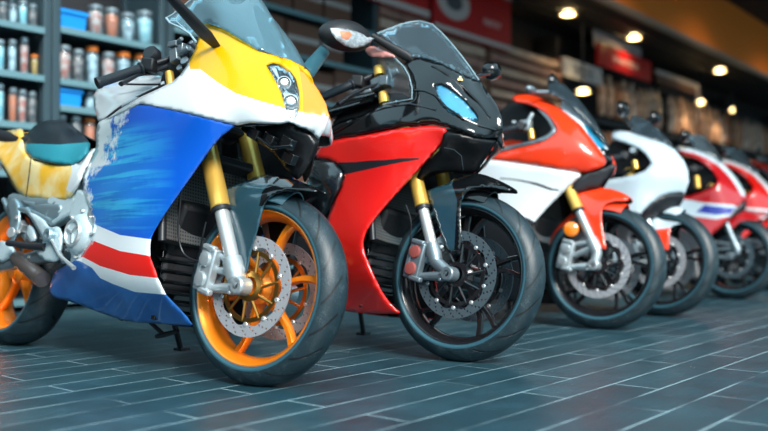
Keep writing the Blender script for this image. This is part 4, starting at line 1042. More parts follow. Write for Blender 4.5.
for pl, mm, dp in (([(6, 203), (14, 197), (19, 203), (20, 218), (16, 238), (11, 243), (9, 222)], 'cast_blue', -.15),
                   ([(26, 212), (33, 213), (43, 219), (50, 228), (58, 226), (62, 232), (61, 250), (57, 262), (48, 262), (38, 256), (35, 246), (44, 243), (37, 229)], 'cast_light', -.172),
                   ([(20, 200), (34, 202), (50, 204), (62, 204), (60, 215), (50, 222), (41, 214), (28, 207)], 'cast_blue', -.16),
                   ([(0, 240), (9, 243), (14, 250), (12, 256), (0, 264), (-6, 252)], 'cast_light', -.165),
                   ([(28, 224), (34, 228), (36, 240), (30, 243), (25, 236)], 'cast_light', -.155)):
    panel(b, 'bracket_plate', pl, (lambda u, v, dp=dp: dp), [mm], parent=br, th=.012, sp=3, roll=(1.5, .004), rnd=1, both=False)
q = b.loc(49, 235, -.185)
MB().lathe([(.012, -.012), (.012, .012), (.024, .012), (.028, .006), (.028, -.012)], q, axis=(0, -1, 0), n=24, closed=True).build('pivot_ring', 'cast_blue', br)
m = MB(); m.tube([b.loc(8, 243, -.20), b.loc(28, 246, -.18), b.loc(46, 247, -.17)], [.013, .013, .016], 12); m.build('footpeg', 'black_satin', br)
m = MB(); m.tube([b.loc(52, 240, -.18), b.loc(60, 256, -.185), b.loc(74, 268, -.19)], [.008, .007, .009], 8); m.tube([b.loc(64, 262, -.17), b.loc(58, 250, -.17)], .009, 8); m.build('brake_pedal', 'alu', br)
m = MB(); m.lathe([(0, .02), (.022, .02), (.022, -.02), (0, -.02)], b.loc(14, 233, -.14), axis=(.3, -1, 0), n=16).box(b.loc(22, 226, -.13), (.05, .03, .035), roty(R_(30))); m.build('rear_master_cylinder', 'alu', br, bev=.002)
m = MB(); rn = random.Random(5)
for k in range(14):
    u, v = rn.uniform(18, 66), rn.uniform(206, 262); q = b.loc(u, v, -.145); MB().lathe([(0, .014), (.007, .014), (.009, 0)], q, axis=(0, -1, .1), n=8).build('bolt', 'chrome', br)
# under-tail tray, silencer
m = MB(); m.tube([b.loc(14, 200, -.10), b.loc(45, 206, -.12), b.loc(74, 204, -.12)], [.03, .04, .03], 10).tube([b.loc(8, 206, -.08), b.loc(20, 222, -.10), b.loc(30, 240, -.10)], [.02, .03, .02], 10); m.build('subframe', 'cast_blue', r)
e0, e1 = b.loc(16, 257, -.14), b.loc(42, 279, -.14)
m = MB(); dd = (e1-e0); m.tube([e0, e0+dd*.05, e0+dd*.5, e1-dd*.05, e1], [.026, .031, .034, .031, .026], 24); ex = m.build('silencer', 'exhaust_metal', r)
MB().tube([e1-dd*.10, e1+dd*.02], .033, 20).build('silencer_clamp', 'exhaust_metal', ex)
# the stand foot visible under the belly
m = MB(); m.tube([b.loc(150, 322, .0), b.loc(163, 334, .03)], .008, 8).tube([b.loc(156, 336.5, .02), b.loc(163, 335, .03), b.loc(178, 331, .04)], [.008, .010, .008], 8); m.build('stand_foot', 'black_satin', r)

# ================================================================== MOTORCYCLE 2: red and black
b = Bike(458, 361, 'motorcycle', 'red and black sport motorcycle with black wheels, second in the row', 9, .322); r = b.root; B2 = b
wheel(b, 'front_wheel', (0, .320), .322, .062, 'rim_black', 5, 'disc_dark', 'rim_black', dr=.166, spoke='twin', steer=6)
fork(b, (411, 160), (436, 262), gold_end=.37, ext=.42, lower='chrome', cal='alu_dark', cal_cap='cap_red', foot_m='alu_dark', gr=.029)
core(b, 1.48, tank=True, tail=True, tailm='red')
cl2 = [(479, 80), (488, 92), (497, 105), (502, 118), (503, 129), (498, 139)]
d2 = tps([(479, 80, 0), (488, 92, 0), (497, 105, 0), (502, 118, 0), (503, 129, 0), (498, 139, 0), (412, 57, -.15), (430, 59, -.13), (455, 69, -.10), (412, 99, -.20), (385, 103, -.215), (340, 128, -.21), (325, 139, -.20), (345, 160, -.21),
          (363, 135, -.235), (400, 127, -.225), (433, 125, -.185), (448, 128, -.165), (444, 143, -.145), (433, 154, -.155), (415, 173, -.175), (385, 208, -.215), (367, 228, -.235), (363, 243, -.235), (377, 285, -.20), (401, 313, -.13), (360, 313, -.11), (330, 308, -.10),
          (330, 210, -.19), (320, 260, -.17), (440, 98, -.165), (462, 117, -.13), (478, 128, -.09), (475, 137, -.11), (425, 85, -.18), (465, 95, -.085)])
cw = [(412, 56), (420, 56.5), (430, 58.5), (442, 63), (455, 69.5), (467, 76), (479, 80), (488, 92), (497, 105), (502, 118), (503, 129), (498, 139), (488, 139.5), (475, 137), (462, 132), (448, 127.5), (433, 124.5), (400, 127), (363, 134.5), (322, 141),
      (326, 135), (340, 127), (360, 116), (383, 104), (398, 101.5), (412, 99), (413, 88), (410, 74), (404, 64)]
hl2 = [(435.5, 86), (441, 85.5), (447, 88.5), (456, 94.5), (465, 102), (475, 114), (478, 120), (468, 119.5), (457, 115), (447, 108.5), (440, 99)]
panel(b, 'front_cowl', cw, d2, ['black_gloss'], cl=cl2, holes=[hl2], sp=3, roll=(2, .008), rnd=0)
hh = panel(b, 'headlight', [(434, 84), (442, 83.5), (448, 87), (457, 93), (467, 100.5), (477, 113), (481, 122), (468, 121.5), (456, 117), (445, 110), (438, 100)], d2, ['lens_blue'], dy=.008, sp=3, roll=(2, .003), rnd=0)  # cyan-blue reflection in the headlight put into its colour
panel(b, 'headlight_lens', hl2, d2, ['lens_clear'], parent=hh, dy=.003, sp=3, roll=(1, .001), rnd=0, th=.001)
# sculpted lines on the cowl
for s in (1, -1):
    for k, pts in enumerate(([(413, 90), (425, 91), (436, 96), (446, 107), (462, 118), (480, 126), (496, 130)], [(432, 66), (446, 74), (462, 86), (478, 102), (490, 118)], [(326, 137), (350, 124), (383, 108), (410, 104), (436, 110)])):
        MB().tube([(lambda p: Vector((p.x, s*p.y, p.z)))(b.loc(u, v, d2(u, v)-.001)) for u, v in pts], .0045, 8).build('cowl_crease', 'black_gloss', r)
bd = b.loc(460, 79, -.085)
m = MB(); q = rotz(R_(40))
for dx, dz, w, h in ((-.012, .004, .014, .006), (0, -.002, .018, .008), (.012, -.006, .014, .005), (0, .008, .008, .006)): m.box(b.loc(460, 79, d2(460, 79)-.004)+Vector((dx*.7, -dx*.4, dz)), (w, .004, h), q)
m.build('cowl_badge', 'badge_gold', r)
red2 = [(322, 142), (345, 138), (363, 135.4), (400, 128), (433, 125.4), (448, 128.5), (444.5, 142), (433, 154), (424, 164), (415, 174), (400, 190), (385, 207), (373, 221), (366, 232), (363, 243), (365, 254), (370, 266), (377, 282), (384, 295), (392, 305), (402, 314), (385, 314), (360, 313), (335, 310), (316, 304),
        (312, 285), (318, 250), (330, 210), (338, 192), (345, 174), (338, 165), (328, 160), (314, 158)]
cut = [(338, 162.5), (355, 162), (370, 160.5), (385, 160), (400, 158.3), (419, 158), (419, 159.5), (400, 162.5), (385, 165.5), (365, 170), (345, 174.5), (338, 168)]
dk2 = [(436, 124), (448, 127), (446, 137), (440, 131)]
sf = panel(b, 'side_fairing', red2, d2, ['red', 'black_satin', 'black_gloss'], [(cut, 1)], sp=3, roll=(2.5, .009), rnd=1)
# dark intake scoop
sc = [(307, 168), (311, 161), (322, 159.5), (335, 161), (344, 171), (345, 178), (338, 193), (330, 210), (322, 224), (312, 220), (306, 200)]
dsc = tps([(307, 168, -.18), (322, 160, -.20), (335, 161, -.205), (344, 175, -.20), (330, 210, -.18), (306, 200, -.10), (325, 180, -.225)])
mat('scoop_gloss', (.012, .018, .022), .2, coat=1, bump=.35, bscale=18)
panel(b, 'intake_scoop', sc, dsc, ['scoop_gloss'], sp=4, roll=(3, .015))
# black chin
ch = [(444, 130), (460, 134), (475, 138.5), (492, 140.5), (497, 141), (490, 152), (482, 164), (476, 173), (460, 174), (444, 172), (428, 178), (416, 184), (418, 172), (430, 160), (441, 148)]
dch = tps([(444, 130, -.17), (475, 138, -.10), (497, 141, -.006), (476, 173, -.01), (444, 172, -.08), (420, 178, -.12), (441, 148, -.16), (465, 155, -.07)])
cp = panel(b, 'chin_panel', ch, dch, ['chin_black'], sp=5, roll=(2, .004))
MB().tube([b.loc(444, 148, -.175), b.loc(454, 150, -.15), b.loc(461, 156, -.13), b.loc(463, 170, -.11)], .003, 6).build('cable', 'black_gloss', cp)
# windscreen with its clear side wing
sc2 = [(377, 33.5), (388, 29), (400, 24.5), (410, 22), (419, 21), (426, 22), (432, 24), (442, 33), (452, 44), (461, 55), (470, 67), (479, 80), (467, 76), (455, 69.5), (442, 63), (430, 58.5), (420, 56.5), (412, 57), (404, 51), (392, 42)]
cl2w = [(419, 21), (426, 22), (432, 24), (442, 33), (452, 44), (461, 55), (470, 67), (479, 80)]
dw2 = tps([(419, 21, 0), (426, 22, 0), (432, 24, 0), (442, 33, 0), (452, 44, 0), (461, 55, 0), (470, 67, 0), (479, 80, 0), (377, 33, -.17), (400, 25, -.10), (412, 57, -.16), (430, 58, -.14), (455, 69, -.10), (425, 42, -.09), (395, 42, -.165)])
ws = panel(b, 'windscreen', sc2, dw2, ['screen_glass'], cl=cl2w, sp=4, roll=(1, 0), rnd=0, th=.003)
rim_line([(377, 33.5), (388, 29), (400, 24.5), (410, 22), (419, 21)], dw2, par=ws)
rim_line([(420, 21), (432, 24), (442, 33), (452, 44), (461, 55), (470, 67), (479, 80)], lambda u, v: .0, par=ws, rr=.0022, mirror=False)
wing = [(366, 47), (376, 50), (387, 54), (396, 59.5), (404, 67), (409, 76), (412, 88), (412, 99), (398, 101.5), (383, 104), (372, 100), (364, 80)]
dwg = lambda u, v: -.205
wg = panel(b, 'screen_wing', [(375, 45), (387, 52), (396, 58), (404, 66), (409.5, 76), (412.5, 88), (412.5, 99), (398, 101.5), (388, 103), (393, 80), (386, 62)], dwg, ['screen_glass'], sp=4, roll=(1, 0), rnd=1, th=.003)
rim_line([(366, 47), (387, 53.5), (396, 59), (404, 67), (409, 76), (412, 88), (412, 99), (398, 101.5), (383, 104)], dwg, par=wg, rr=.0022)
mat('reflection_pink', (.75, .32, .28), .25, coat=1)
panel(b, 'wing_reflection', [(364, 49), (372, 45.5), (382, 49.5), (396, 56), (392, 57.5), (378, 57.5), (369, 56)], dwg, ['reflection_pink'], parent=wg, dy=-.004, sp=3, roll=(1, .001))  # pinkish reflection on the clear wing, laid on as a coloured panel
MB().box(b.loc(440, 58, 0)+Vector((-.07, 0, -.05)), (.03, .15, .08), roty(R_(-35))).build('instrument_panel', 'black_plastic', r, bev=.01)
mb_, mt_ = b.loc(413, 60, -.15), b.loc(372, 36, -.25)
mirror(-1, mb_, mt_, b.loc(354, 36, -.29), (.085, .045, .045), rotz(R_(8)) @ rotx(R_(6)), w0=.022, w1=.014, mat_='black_plastic')
q = b.loc(490, 71, .29)
mirror(1, b.loc(476, 76, .15), b.loc(489, 73, .25), q, (.05, .05, .042), rotz(R_(-10)), w0=.012, w1=.010, mat_='black_gloss')
# mudguard
fo = [(426, 191), (434, 188), (447, 184), (455, 178), (463, 174.5), (475, 172.8), (486, 175), (498, 180), (507, 185), (512, 188.5), (510, 191), (498, 188.5), (484, 187), (473, 188.5), (465, 193), (461, 203), (460.5, 218), (461, 235), (460, 250.5), (454, 251), (448, 250.5), (443, 240), (437, 222), (431, 204)]
df2 = tps([(463, 174.5, -.014), (475, 172.8, -.014), (486, 175, -.014), (498, 180, -.014), (512, 188, -.02), (455, 178, -.045), (447, 184, -.068), (426, 191, -.085), (437, 222, -.088), (454, 251, -.090), (461, 235, -.086), (461, 203, -.080), (473, 188, -.07), (484, 187, -.06), (498, 188, -.045), (510, 191, -.03), (465, 183, -.06)])
fm = panel(b, 'mudguard', fo, df2, ['fender_carbon', 'black_gloss'], [([(452, 184), (455, 176), (475, 168), (520, 185), (515, 195), (484, 190), (470, 190), (462, 196), (463, 255), (454, 255), (457, 200)], 1)], sp=3, roll=(1.5, .002), rnd=1, th=.003)
secs = []
for a in np.linspace(R_(72), R_(148), 16):
    rr = .322+.022; w = .070*math.sin(min(1, (a-R_(60))/R_(24))*PI/2)
    secs.append([Vector(((rr-.05*(y/.07)**2)*math.cos(a), y*w/.07, .320+(rr-.05*(y/.07)**2)*math.sin(a))) for y in np.linspace(-.07, .07, 11)] + [Vector(((rr-.004-.05*(y/.07)**2)*math.cos(a), y*w/.07, .320+(rr-.004-.05*(y/.07)**2)*math.sin(a))) for y in np.linspace(.07, -.07, 11)])
MB().loft(secs).build('mudguard_crown', 'black_gloss', fm, smooth=50)
hose(b, [b.loc(406, 205, -.15), b.loc(411, 222, -.14), b.loc(410, 240, -.125), b.loc(409, 250, -.11)], .003)
handlebar(b, (318, 99), (376, 74), -.37, -.15, lever=[(380, 84, -.17), (365, 88, -.20), (352, 94, -.25), (338, 104, -.33)])
m = MB(); p = b.loc(379, 84, -.16)
m.box(p, (.06, .04, .05), roty(R_(-15))).tube([p+Vector((.02, 0, .02)), p+Vector((.09, .01, .05))], .016, 10).box(p+Vector((.05, -.01, 0)), (.04, .05, .04)).tube([p+Vector((-.02, -.02, -.03)), p+Vector((-.09, -.05, -.05))], .010, 8)
m.lathe([(0, .02), (.016, .02), (.016, -.02), (0, -.02)], b.loc(389, 74, -.165), axis=(0, -.2, 1), n=14)
m.build('brake_cylinder', 'alu_dark', r, bev=.004)
for (u, v, h) in ((379, 71, .022), (384, 98, .026)):
    p = b.loc(u, v, -.165); MB().lathe([(0, h), (.016, h), (.020, h*.8), (.020, h*.2), (.023, h*.1), (.023, -h), (0, -h)], p, axis=(-.35, 0, 1), n=20).build('reservoir_cap', 'gold', r)
panel(b, 'cockpit_liner', [(330, 126), (345, 108), (370, 96), (400, 92), (412, 99), (384, 106), (345, 128)], lambda u, v: -.13, ['inner_black'], sp=6, roll=(1, .001))
m = MB(); m.tube([b.loc(322, 118, -.13), b.loc(350, 104, -.15), b.loc(378, 96, -.15)], [.02, .03, .02], 10).tube([b.loc(330, 112, -.20), b.loc(352, 106, -.19), b.loc(372, 100, -.18)], .008, 8); m.build('tank_shoulder', 'black_gloss', r)

# ================================================================== MOTORCYCLE 3: red over white
def mudguard(b, outline, mats, regions, ctrl, R, top='red_bright'):
    fm = panel(b, 'mudguard', outline, tps(ctrl), mats, regions, sp=3, roll=(1.2, .002), rnd=1, th=.003)
    secs = []
    for a in np.linspace(R_(70), R_(160), 16):
        rr = R+.022; w = .070*math.sin(min(1, (a-R_(58))/R_(24))*PI/2)
        secs.append([Vector(((rr-.05*(y/.07)**2)*math.cos(a), y*w/.07, R+(rr-.05*(y/.07)**2)*math.sin(a))) for y in np.linspace(-.07, .07, 9)] + [Vector(((rr-.004-.05*(y/.07)**2)*math.cos(a), y*w/.07, R+(rr-.004-.05*(y/.07)**2)*math.sin(a))) for y in np.linspace(.07, -.07, 9)])
    MB().loft(secs).build('mudguard_crown', top, fm, smooth=50); return fm
b = Bike(600, 329, 'motorcycle', 'orange-red and white sport motorcycle with a red mudguard, third in the row', 8, .318); r = b.root; B3 = b
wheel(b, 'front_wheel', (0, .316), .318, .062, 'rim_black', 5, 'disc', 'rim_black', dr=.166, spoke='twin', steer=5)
fork(b, (567, 185), (597, 252), gold_end=.46, ext=.35, lower='alu', cal='alu', foot_m='alu')
core(b, 1.48, tailm='red_bright', tankm='red_bright')
cl3 = [(563, 99), (580, 113), (592, 127), (602, 140), (611, 153), (613, 163)]
d3 = tps([(563, 99, 0), (580, 113, 0), (592, 127, 0), (602, 140, 0), (611, 153, 0), (613, 163, 0), (525, 94, -.12), (512, 97, -.16), (543, 99, -.11), (563, 110, -.09), (580, 124, -.09), (590, 136, -.09), (600, 150, -.08), (606, 162, -.06), (584, 173, -.12), (550, 167, -.21), (500, 158, -.23),
          (505, 150, -.22), (553, 131, -.20), (535, 107, -.17), (560, 195, -.155), (538, 218, -.20), (525, 240, -.23), (530, 290, -.18), (490, 298, -.12), (440, 290, -.12), (450, 180, -.20), (570, 150, -.19)])
red3 = [(512, 97), (518, 94.5), (526, 94), (536, 96), (544, 99), (555, 105), (564, 111), (573, 118), (581, 125), (587, 133), (592, 139), (600, 150), (607, 161), (604, 167), (594, 170), (584, 173), (567, 170), (550, 167.5), (525, 163.5), (500, 160), (484, 158),
        (495, 154), (506, 151), (525, 146.5), (543, 142), (552, 136), (557, 129), (551, 119), (545, 112), (536, 107), (526, 103.5), (513, 101.5)]
panel(b, 'upper_fairing', red3, d3, ['red_bright'], sp=3.5, roll=(2, .008), rnd=1)
edge3 = [(506, 151), (525, 146.5), (543, 142), (552, 136), (557, 129), (551, 119), (545, 112), (536, 107), (540, 112), (547, 119), (552, 129), (548, 134), (540, 138), (524, 142.5), (504, 147), (490, 150), (492, 154)]
panel(b, 'opening_trim', edge3, d3, ['alu_dark'], dy=.004, sp=4, roll=(1.5, .006), rnd=1)
low3 = [(484, 158.8), (500, 160.8), (525, 164.3), (550, 168.3), (567, 170.8), (583, 174), (572, 184), (560, 195.5), (549, 206), (538, 218), (530, 228), (525, 242), (522, 262), (526, 282), (534, 299), (510, 300), (480, 298), (445, 288), (440, 260), (452, 215), (462, 185), (470, 165)]
crk = [(500, 177.6), (515, 179), (527, 181), (537, 183), (543, 185), (552, 188.5), (559, 189.5), (558, 191), (550, 190.3), (541, 187), (535, 185), (526, 182.5), (514, 180.2), (500, 178.8)]
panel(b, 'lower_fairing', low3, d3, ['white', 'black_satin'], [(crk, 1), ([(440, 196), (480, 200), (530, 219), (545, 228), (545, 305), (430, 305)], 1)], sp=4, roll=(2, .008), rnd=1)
ct = [(560, 106), (563, 99), (580, 113), (592, 127), (602, 140), (611, 153), (613, 163), (607, 161), (600, 150), (592, 139), (587, 133), (581, 125), (573, 118), (564, 111)]
panel(b, 'front_cowl', ct, d3, ['white', 'lens_blue', 'black_gloss'], [([(583, 124), (592, 128), (602, 141), (606, 150), (598, 147), (590, 137)], 1), ([(600, 148), (606, 149), (616, 152), (616, 168), (604, 160)], 2)], cl=cl3, sp=3, roll=(1, .002), rnd=0)
sc3 = [(548, 84), (556, 81), (565, 85), (577, 97), (588, 111), (597, 124), (605, 138), (611, 152), (602, 140), (592, 127), (580, 113), (563, 99), (550, 93)]
dw3 = tps([(556, 81, -.03), (565, 85, 0), (577, 97, 0), (588, 111, 0), (597, 124, 0), (605, 138, 0), (611, 152, 0), (592, 127, -.05), (580, 113, -.08), (563, 99, -.11), (548, 84, -.12)])
panel(b, 'windscreen', sc3, dw3, ['smoke_glass'], cl=[(565, 85), (577, 97), (588, 111), (597, 124), (605, 138), (611, 152)], sp=4, roll=(1, 0), rnd=0, th=.003)
panel(b, 'chin_panel', [(584, 174), (594, 171), (604, 168), (613, 163), (616, 167), (608, 178), (600, 188), (585, 190), (572, 196), (566, 196), (574, 184)], tps([(584, 174, -.11), (613, 163, -.01), (600, 188, -.02), (566, 196, -.13), (616, 167, -.005)]), ['black_satin'], sp=4, roll=(1, .003))
mudguard(b, [(576, 193), (582, 190), (591, 188), (600, 187.5), (612, 189), (622, 192.5), (630, 198.5), (626, 201), (615, 201), (606, 203.5), (602, 209), (601.5, 220), (604, 236), (606.5, 250), (600, 248), (593, 235), (587, 222), (581, 206)], ['red_bright'], [],
         [(600, 187.5, -.012), (612, 189, -.012), (630, 198, -.02), (591, 188, -.03), (576, 193, -.085), (587, 222, -.088), (606, 250, -.09), (602, 209, -.08), (606, 203, -.07), (622, 201, -.05)], .317)
mirror(-1, b.loc(552, 92, -.12), b.loc(533, 92, -.22), b.loc(530, 90, -.26), (.05, .03, .024), rotz(R_(8)), w0=.012, w1=.01, mat_='alu_dark')
mirror(1, b.loc(553, 92, .10), b.loc(550, 80, .20), b.loc(552, 82, .24), (.06, .04, .05), rotz(R_(8)), w0=.012, w1=.01, mat_='black_gloss')
q = b.loc(571, 229, -.135)
m = MB(); m.lathe([(0, .014), (.022, .012), (.036, .004), (.040, -.008)], q, axis=(.4, -1, 0), n=24); m.build('side_reflector', 'amber', r)
handlebar(b, (497, 132), (530, 124), -.34, -.14)
m = MB(); p = b.loc(526, 126, -.15); m.box(p, (.06, .04, .06)).tube([p, b.loc(533, 113, -.14)], .014, 10).tube([p, b.loc(512, 122, -.2)], .012, 8); m.build('brake_cylinder', 'alu', r, bev=.004)
p = b.loc(532, 139, -.15); MB().tube([p, p+Vector((-.012, 0, .05))], .018, 12).build('preload_cap', 'gold', r)
panel(b, 'cockpit_liner', [(492, 152), (495, 115), (512, 100), (536, 106), (552, 120), (556, 130), (548, 140), (520, 148)], lambda u, v: -.09, ['inner_black'], sp=6, roll=(1, .001))

# ================================================================== MOTORCYCLE 4: white
b = Bike(661, 316, 'motorcycle', 'plain white sport motorcycle with a white and red mudguard, fourth in the row', 8, .318); r = b.root; B4 = b
wheel(b, 'front_wheel', (0, .316), .318, .062, 'rim_black', 5, 'disc', 'rim_black', dr=.160, spoke='twin')
fork(b, (636, 190), (663, 262), gold_end=.5, ext=.3, lower='alu', cal='alu_dark', foot_m='alu')
core(b, 1.48, tailm='white_dull', tankm='white_dull')
cl4 = [(666, 142), (676, 151), (684, 161), (688, 171), (689, 182), (685, 193)]
d4 = tps([(666, 142, 0), (676, 151, 0), (684, 161, 0), (688, 171, 0), (689, 182, 0), (685, 193, 0), (611, 133, -.17), (618, 130, -.15), (638, 135, -.12), (655, 140, -.08), (651, 165, -.20), (633, 146, -.18), (605, 180, -.23), (597, 188, -.23), (630, 203, -.24), (643, 210, -.23), (664, 195, -.14), (670, 172, -.13), (650, 190, -.20)])
w4 = [(611, 134), (614, 131), (620, 130), (630, 132), (640, 135.5), (655, 139.5), (666, 142), (676, 151), (684, 161), (688, 171), (689, 182), (685, 193), (676, 193.5), (664, 195), (657, 199), (650, 204.5), (643, 211), (636, 222), (632, 238), (634, 256), (640, 280), (600, 284), (560, 276), (552, 240), (570, 205), (590, 188), (604, 180), (618, 178),
      (634, 175), (645, 170.5), (651.5, 163), (646, 154.5), (640, 149.5), (633, 146), (622, 142), (612, 139.5)]
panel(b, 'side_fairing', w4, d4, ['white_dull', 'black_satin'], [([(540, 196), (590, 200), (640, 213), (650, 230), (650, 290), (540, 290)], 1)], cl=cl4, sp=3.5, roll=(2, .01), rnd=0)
sc4 = [(632, 116), (640, 116), (650, 122), (660, 131), (670, 141), (676, 150), (666, 142), (655, 139.5), (640, 135.5), (630, 131)]
panel(b, 'windscreen', sc4, tps([(640, 116, -.02), (650, 122, 0), (660, 131, 0), (670, 141, 0), (676, 150, 0), (655, 139, -.08), (630, 131, -.12), (632, 116, -.09)]), ['smoke_glass'], cl=[(650, 122), (660, 131), (670, 141), (676, 150)], sp=4, roll=(1, 0), rnd=0, th=.003)
panel(b, 'chin_panel', [(643, 211), (650, 204.5), (657, 199), (664, 195.5), (676, 194), (685, 194), (682, 204), (672, 212), (655, 216), (640, 222)], tps([(643, 211, -.2), (664, 195, -.13), (685, 194, -.01), (672, 212, -.02), (640, 222, -.16)]), ['black_satin'], sp=4, roll=(1, .003))
mirror(-1, b.loc(632, 128, -.12), b.loc(622, 112, -.24), b.loc(621, 109, -.27), (.08, .05, .05), rotz(R_(8)), w0=.012, w1=.012, mat_='black_gloss')
mirror(1, b.loc(640, 124, .10), b.loc(650, 118, .22), b.loc(653, 118, .26), (.07, .05, .045), rotz(R_(8)), w0=.012, w1=.012, mat_='black_gloss')
mudguard(b, [(651, 218), (657, 214), (664, 212.5), (675, 212.5), (686, 215.5), (694, 222), (690, 225), (680, 223.5), (671, 226), (669, 236), (669, 250), (664, 250), (659, 238), (654, 228)], ['white_dull', 'red_bright'], [([(655, 229.5), (672, 227.5), (676, 255), (655, 255)], 1)],
         [(664, 212.5, -.012), (675, 212.5, -.012), (694, 222, -.02), (657, 214, -.05), (651, 218, -.085), (659, 238, -.088), (669, 250, -.09), (669, 236, -.085), (680, 223.5, -.06)], .317, 'white_dull')
handlebar(b, (606, 160), (632, 154), -.34, -.14)
m = MB(); p = b.loc(634, 151, -.15); m.lathe([(0, .02), (.018, .02), (.022, 0), (.018, -.02), (0, -.02)], p, axis=(0, -1, .2), n=18); m.build('reservoir', 'alu', r)
p = b.loc(636, 169, -.15); MB().tube([p, p+Vector((-.012, 0, .05))], .018, 12).build('preload_cap', 'gold', r)
panel(b, 'cockpit_liner', [(603, 178), (608, 140), (633, 144), (646, 154), (652, 163), (644, 171), (618, 178)], lambda u, v: -.09, ['inner_black'], sp=6, roll=(1, .001))

# ================================================================== MOTORCYCLE 5: dark red with white and blue band
b = Bike(733, 299, 'motorcycle', 'red sport motorcycle with a white and blue side band, fifth in the row', 8, .312); r = b.root; B5 = b
wheel(b, 'front_wheel', (0, .310), .312, .062, 'rim_black', 5, 'disc_dark', 'rim_black', dr=.160, spoke='twin')
fork(b, (719, 207), (738, 252), gold_end=.55, ext=.5, lower='alu_dark', cal='alu_dark', foot_m='alu_dark')
core(b, 1.45, tailm='red_dark', tankm='red_dark')
cl5 = [(722, 163), (731, 172), (738, 181), (744, 191), (746, 199)]
d5 = tps([(722, 163, 0), (731, 172, 0), (738, 181, 0), (744, 191, 0), (746, 199, 0), (674, 147, -.16), (696, 150, -.12), (710, 157, -.09), (717, 180, -.19), (700, 192, -.22), (673, 199, -.22), (731, 218, -.14), (711, 234, -.22), (690, 216, -.23), (740, 206, -.07)])
r5 = [(674, 148), (680, 146.5), (688, 147.5), (696, 150), (704, 153), (713, 157), (722, 163), (731, 172), (738, 181), (744, 191), (746, 199), (741, 204), (735, 210), (729, 219), (722, 226), (711, 235), (704, 242), (698, 256), (702, 280), (660, 282), (640, 260), (648, 226), (660, 208), (673, 199.5),
      (690, 196), (704, 191), (715, 185.5), (718, 179), (713, 171), (706, 165), (698, 160), (687, 156), (676, 153)]
band = [(655, 210), (664, 203), (674, 199), (690, 200), (702, 202.5), (733, 205), (738, 207), (731, 216), (716, 219), (691, 216), (668, 212), (655, 214)]
blu = [(696, 212), (704, 205), (722, 207), (735, 208), (730, 214), (716, 215)]
top5 = [(670, 145), (680, 144), (696, 148), (712, 154), (724, 160), (734, 170), (742, 181), (748, 196), (742, 196), (735, 184), (728, 175), (719, 166), (706, 158), (694, 153), (680, 150.5), (672, 151)]
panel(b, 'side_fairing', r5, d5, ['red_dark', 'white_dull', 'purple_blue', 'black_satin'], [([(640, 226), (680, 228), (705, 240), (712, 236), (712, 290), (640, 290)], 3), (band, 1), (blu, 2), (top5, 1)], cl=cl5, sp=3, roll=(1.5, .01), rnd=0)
sc5 = [(690, 137), (698, 133), (706, 137), (714, 147), (720, 156), (724, 164), (713, 157), (704, 153), (694, 149)]
panel(b, 'windscreen', sc5, tps([(698, 133, -.02), (706, 137, 0), (714, 147, 0), (720, 156, 0), (724, 164, 0), (704, 153, -.09), (690, 137, -.11)]), ['screen_glass'], cl=[(706, 137), (714, 147), (720, 156), (724, 164)], sp=3, roll=(1, 0), rnd=0, th=.003)
panel(b, 'chin_panel', [(729, 219), (735, 210), (741, 204), (747, 200), (746, 208), (742, 213), (734, 216), (724, 226)], tps([(729, 219, -.12), (747, 200, -.01), (742, 213, -.02), (724, 226, -.14)]), ['black_satin'], sp=3, roll=(1, .003))
mudguard(b, [(722, 217), (728, 212.5), (736, 210.5), (745, 211.5), (753, 214), (762, 219), (757, 221), (748, 220), (740, 221.5), (735, 226), (732, 230), (727, 224)], ['red_dark'], [],
         [(736, 210, -.012), (745, 211.5, -.012), (762, 219, -.02), (722, 217, -.08), (732, 230, -.085), (740, 221, -.075), (757, 221, -.05)], .311, 'red_dark')
mirror(-1, b.loc(694, 145, -.11), b.loc(686, 138, -.22), b.loc(684, 136, -.26), (.08, .05, .05), rotz(R_(8)), w0=.012, w1=.012, mat_='black_gloss')
handlebar(b, (676, 170), (702, 168), -.34, -.14)
p = b.loc(698, 188, -.15); MB().tube([p, p+Vector((-.014, 0, .09))], .020, 12).build('preload_cap', 'gold', r)
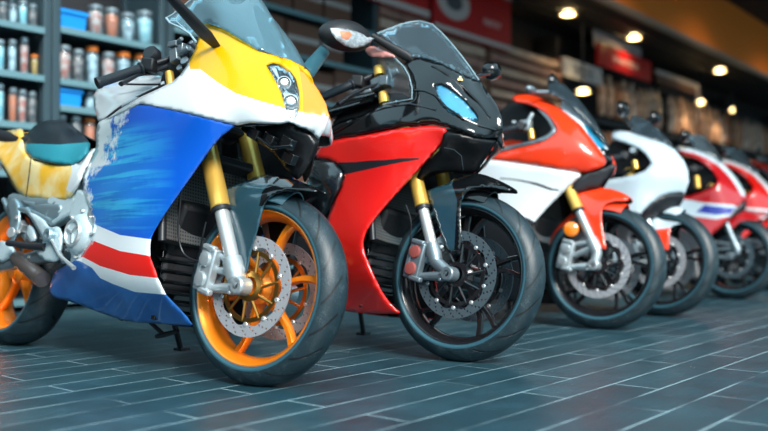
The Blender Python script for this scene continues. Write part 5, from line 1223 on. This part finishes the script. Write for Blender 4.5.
panel(b, 'cockpit_liner', [(676, 196), (678, 155), (698, 161), (713, 172), (717, 180), (706, 189)], lambda u, v: -.09, ['inner_black'], sp=6, roll=(1, .001))

# ================================================================== two more beyond, copies with their own paint
def retint(src, pos, lab, mats):
    c = copy_tree(src.root, None, mats); c.location = pos; c['label'] = lab; return c
p5 = B5.root.location
retint(B5, p5+Vector((1.25, .12, 0)), 'red motorcycle with a pale front edge, sixth in the row', {'white_dull': 'white', 'purple_blue': 'red_dark', 'red_dark': 'red'})
retint(B3, p5+Vector((2.55, .18, 0)), 'farthest motorcycle of the row, red, cut off at the right', {'red_bright': 'red_dark', 'white': 'white_dull'})


# ------------------------------------------------------------------ light
w = D.worlds.new('world'); bpy.context.scene.world = w; w.use_nodes = True; nt = w.node_tree; bg = nt.nodes['Background']
tc = N(nt, 'ShaderNodeTexCoord'); sx = N(nt, 'ShaderNodeSeparateXYZ'); nt.links.new(tc.outputs['Generated'], sx.inputs[0])
rp = N(nt, 'ShaderNodeValToRGB'); cr = rp.color_ramp
mr = N(nt, 'ShaderNodeMapRange'); mr.inputs['From Min'].default_value = -1; mr.inputs['From Max'].default_value = 1; nt.links.new(sx.outputs[2], mr.inputs[0]); nt.links.new(mr.outputs[0], rp.inputs[0])
cr.elements[0].position = .0; cr.elements[0].color = (.02, .03, .035, 1); cr.elements[1].position = 1; cr.elements[1].color = (.55, .85, 1.0, 1)
for p, c in ((.49, (.05, .075, .085)), (.53, (.22, .33, .38)), (.60, (.46, .74, .86)), (.72, (.62, .96, 1.12))):
    e = cr.elements.new(p); e.color = (*c, 1)
nt.links.new(rp.outputs[0], bg.inputs[0]); bg.inputs[1].default_value = 1.55
sl = D.lights.new('sun', 'SUN'); sl.energy = 5.0; sl.angle = R_(22); sl.color = (1, .97, .92)
so = D.objects.new('sun', sl); col.objects.link(so); so.rotation_euler = (Vector((-.35, -.75, .62))).to_track_quat('Z', 'Y').to_euler()
vs = bpy.context.scene.view_settings
vs.view_transform = 'Standard'; vs.look = 'None'; vs.gamma = 1; vs.use_curve_mapping = False; vs.exposure = .13
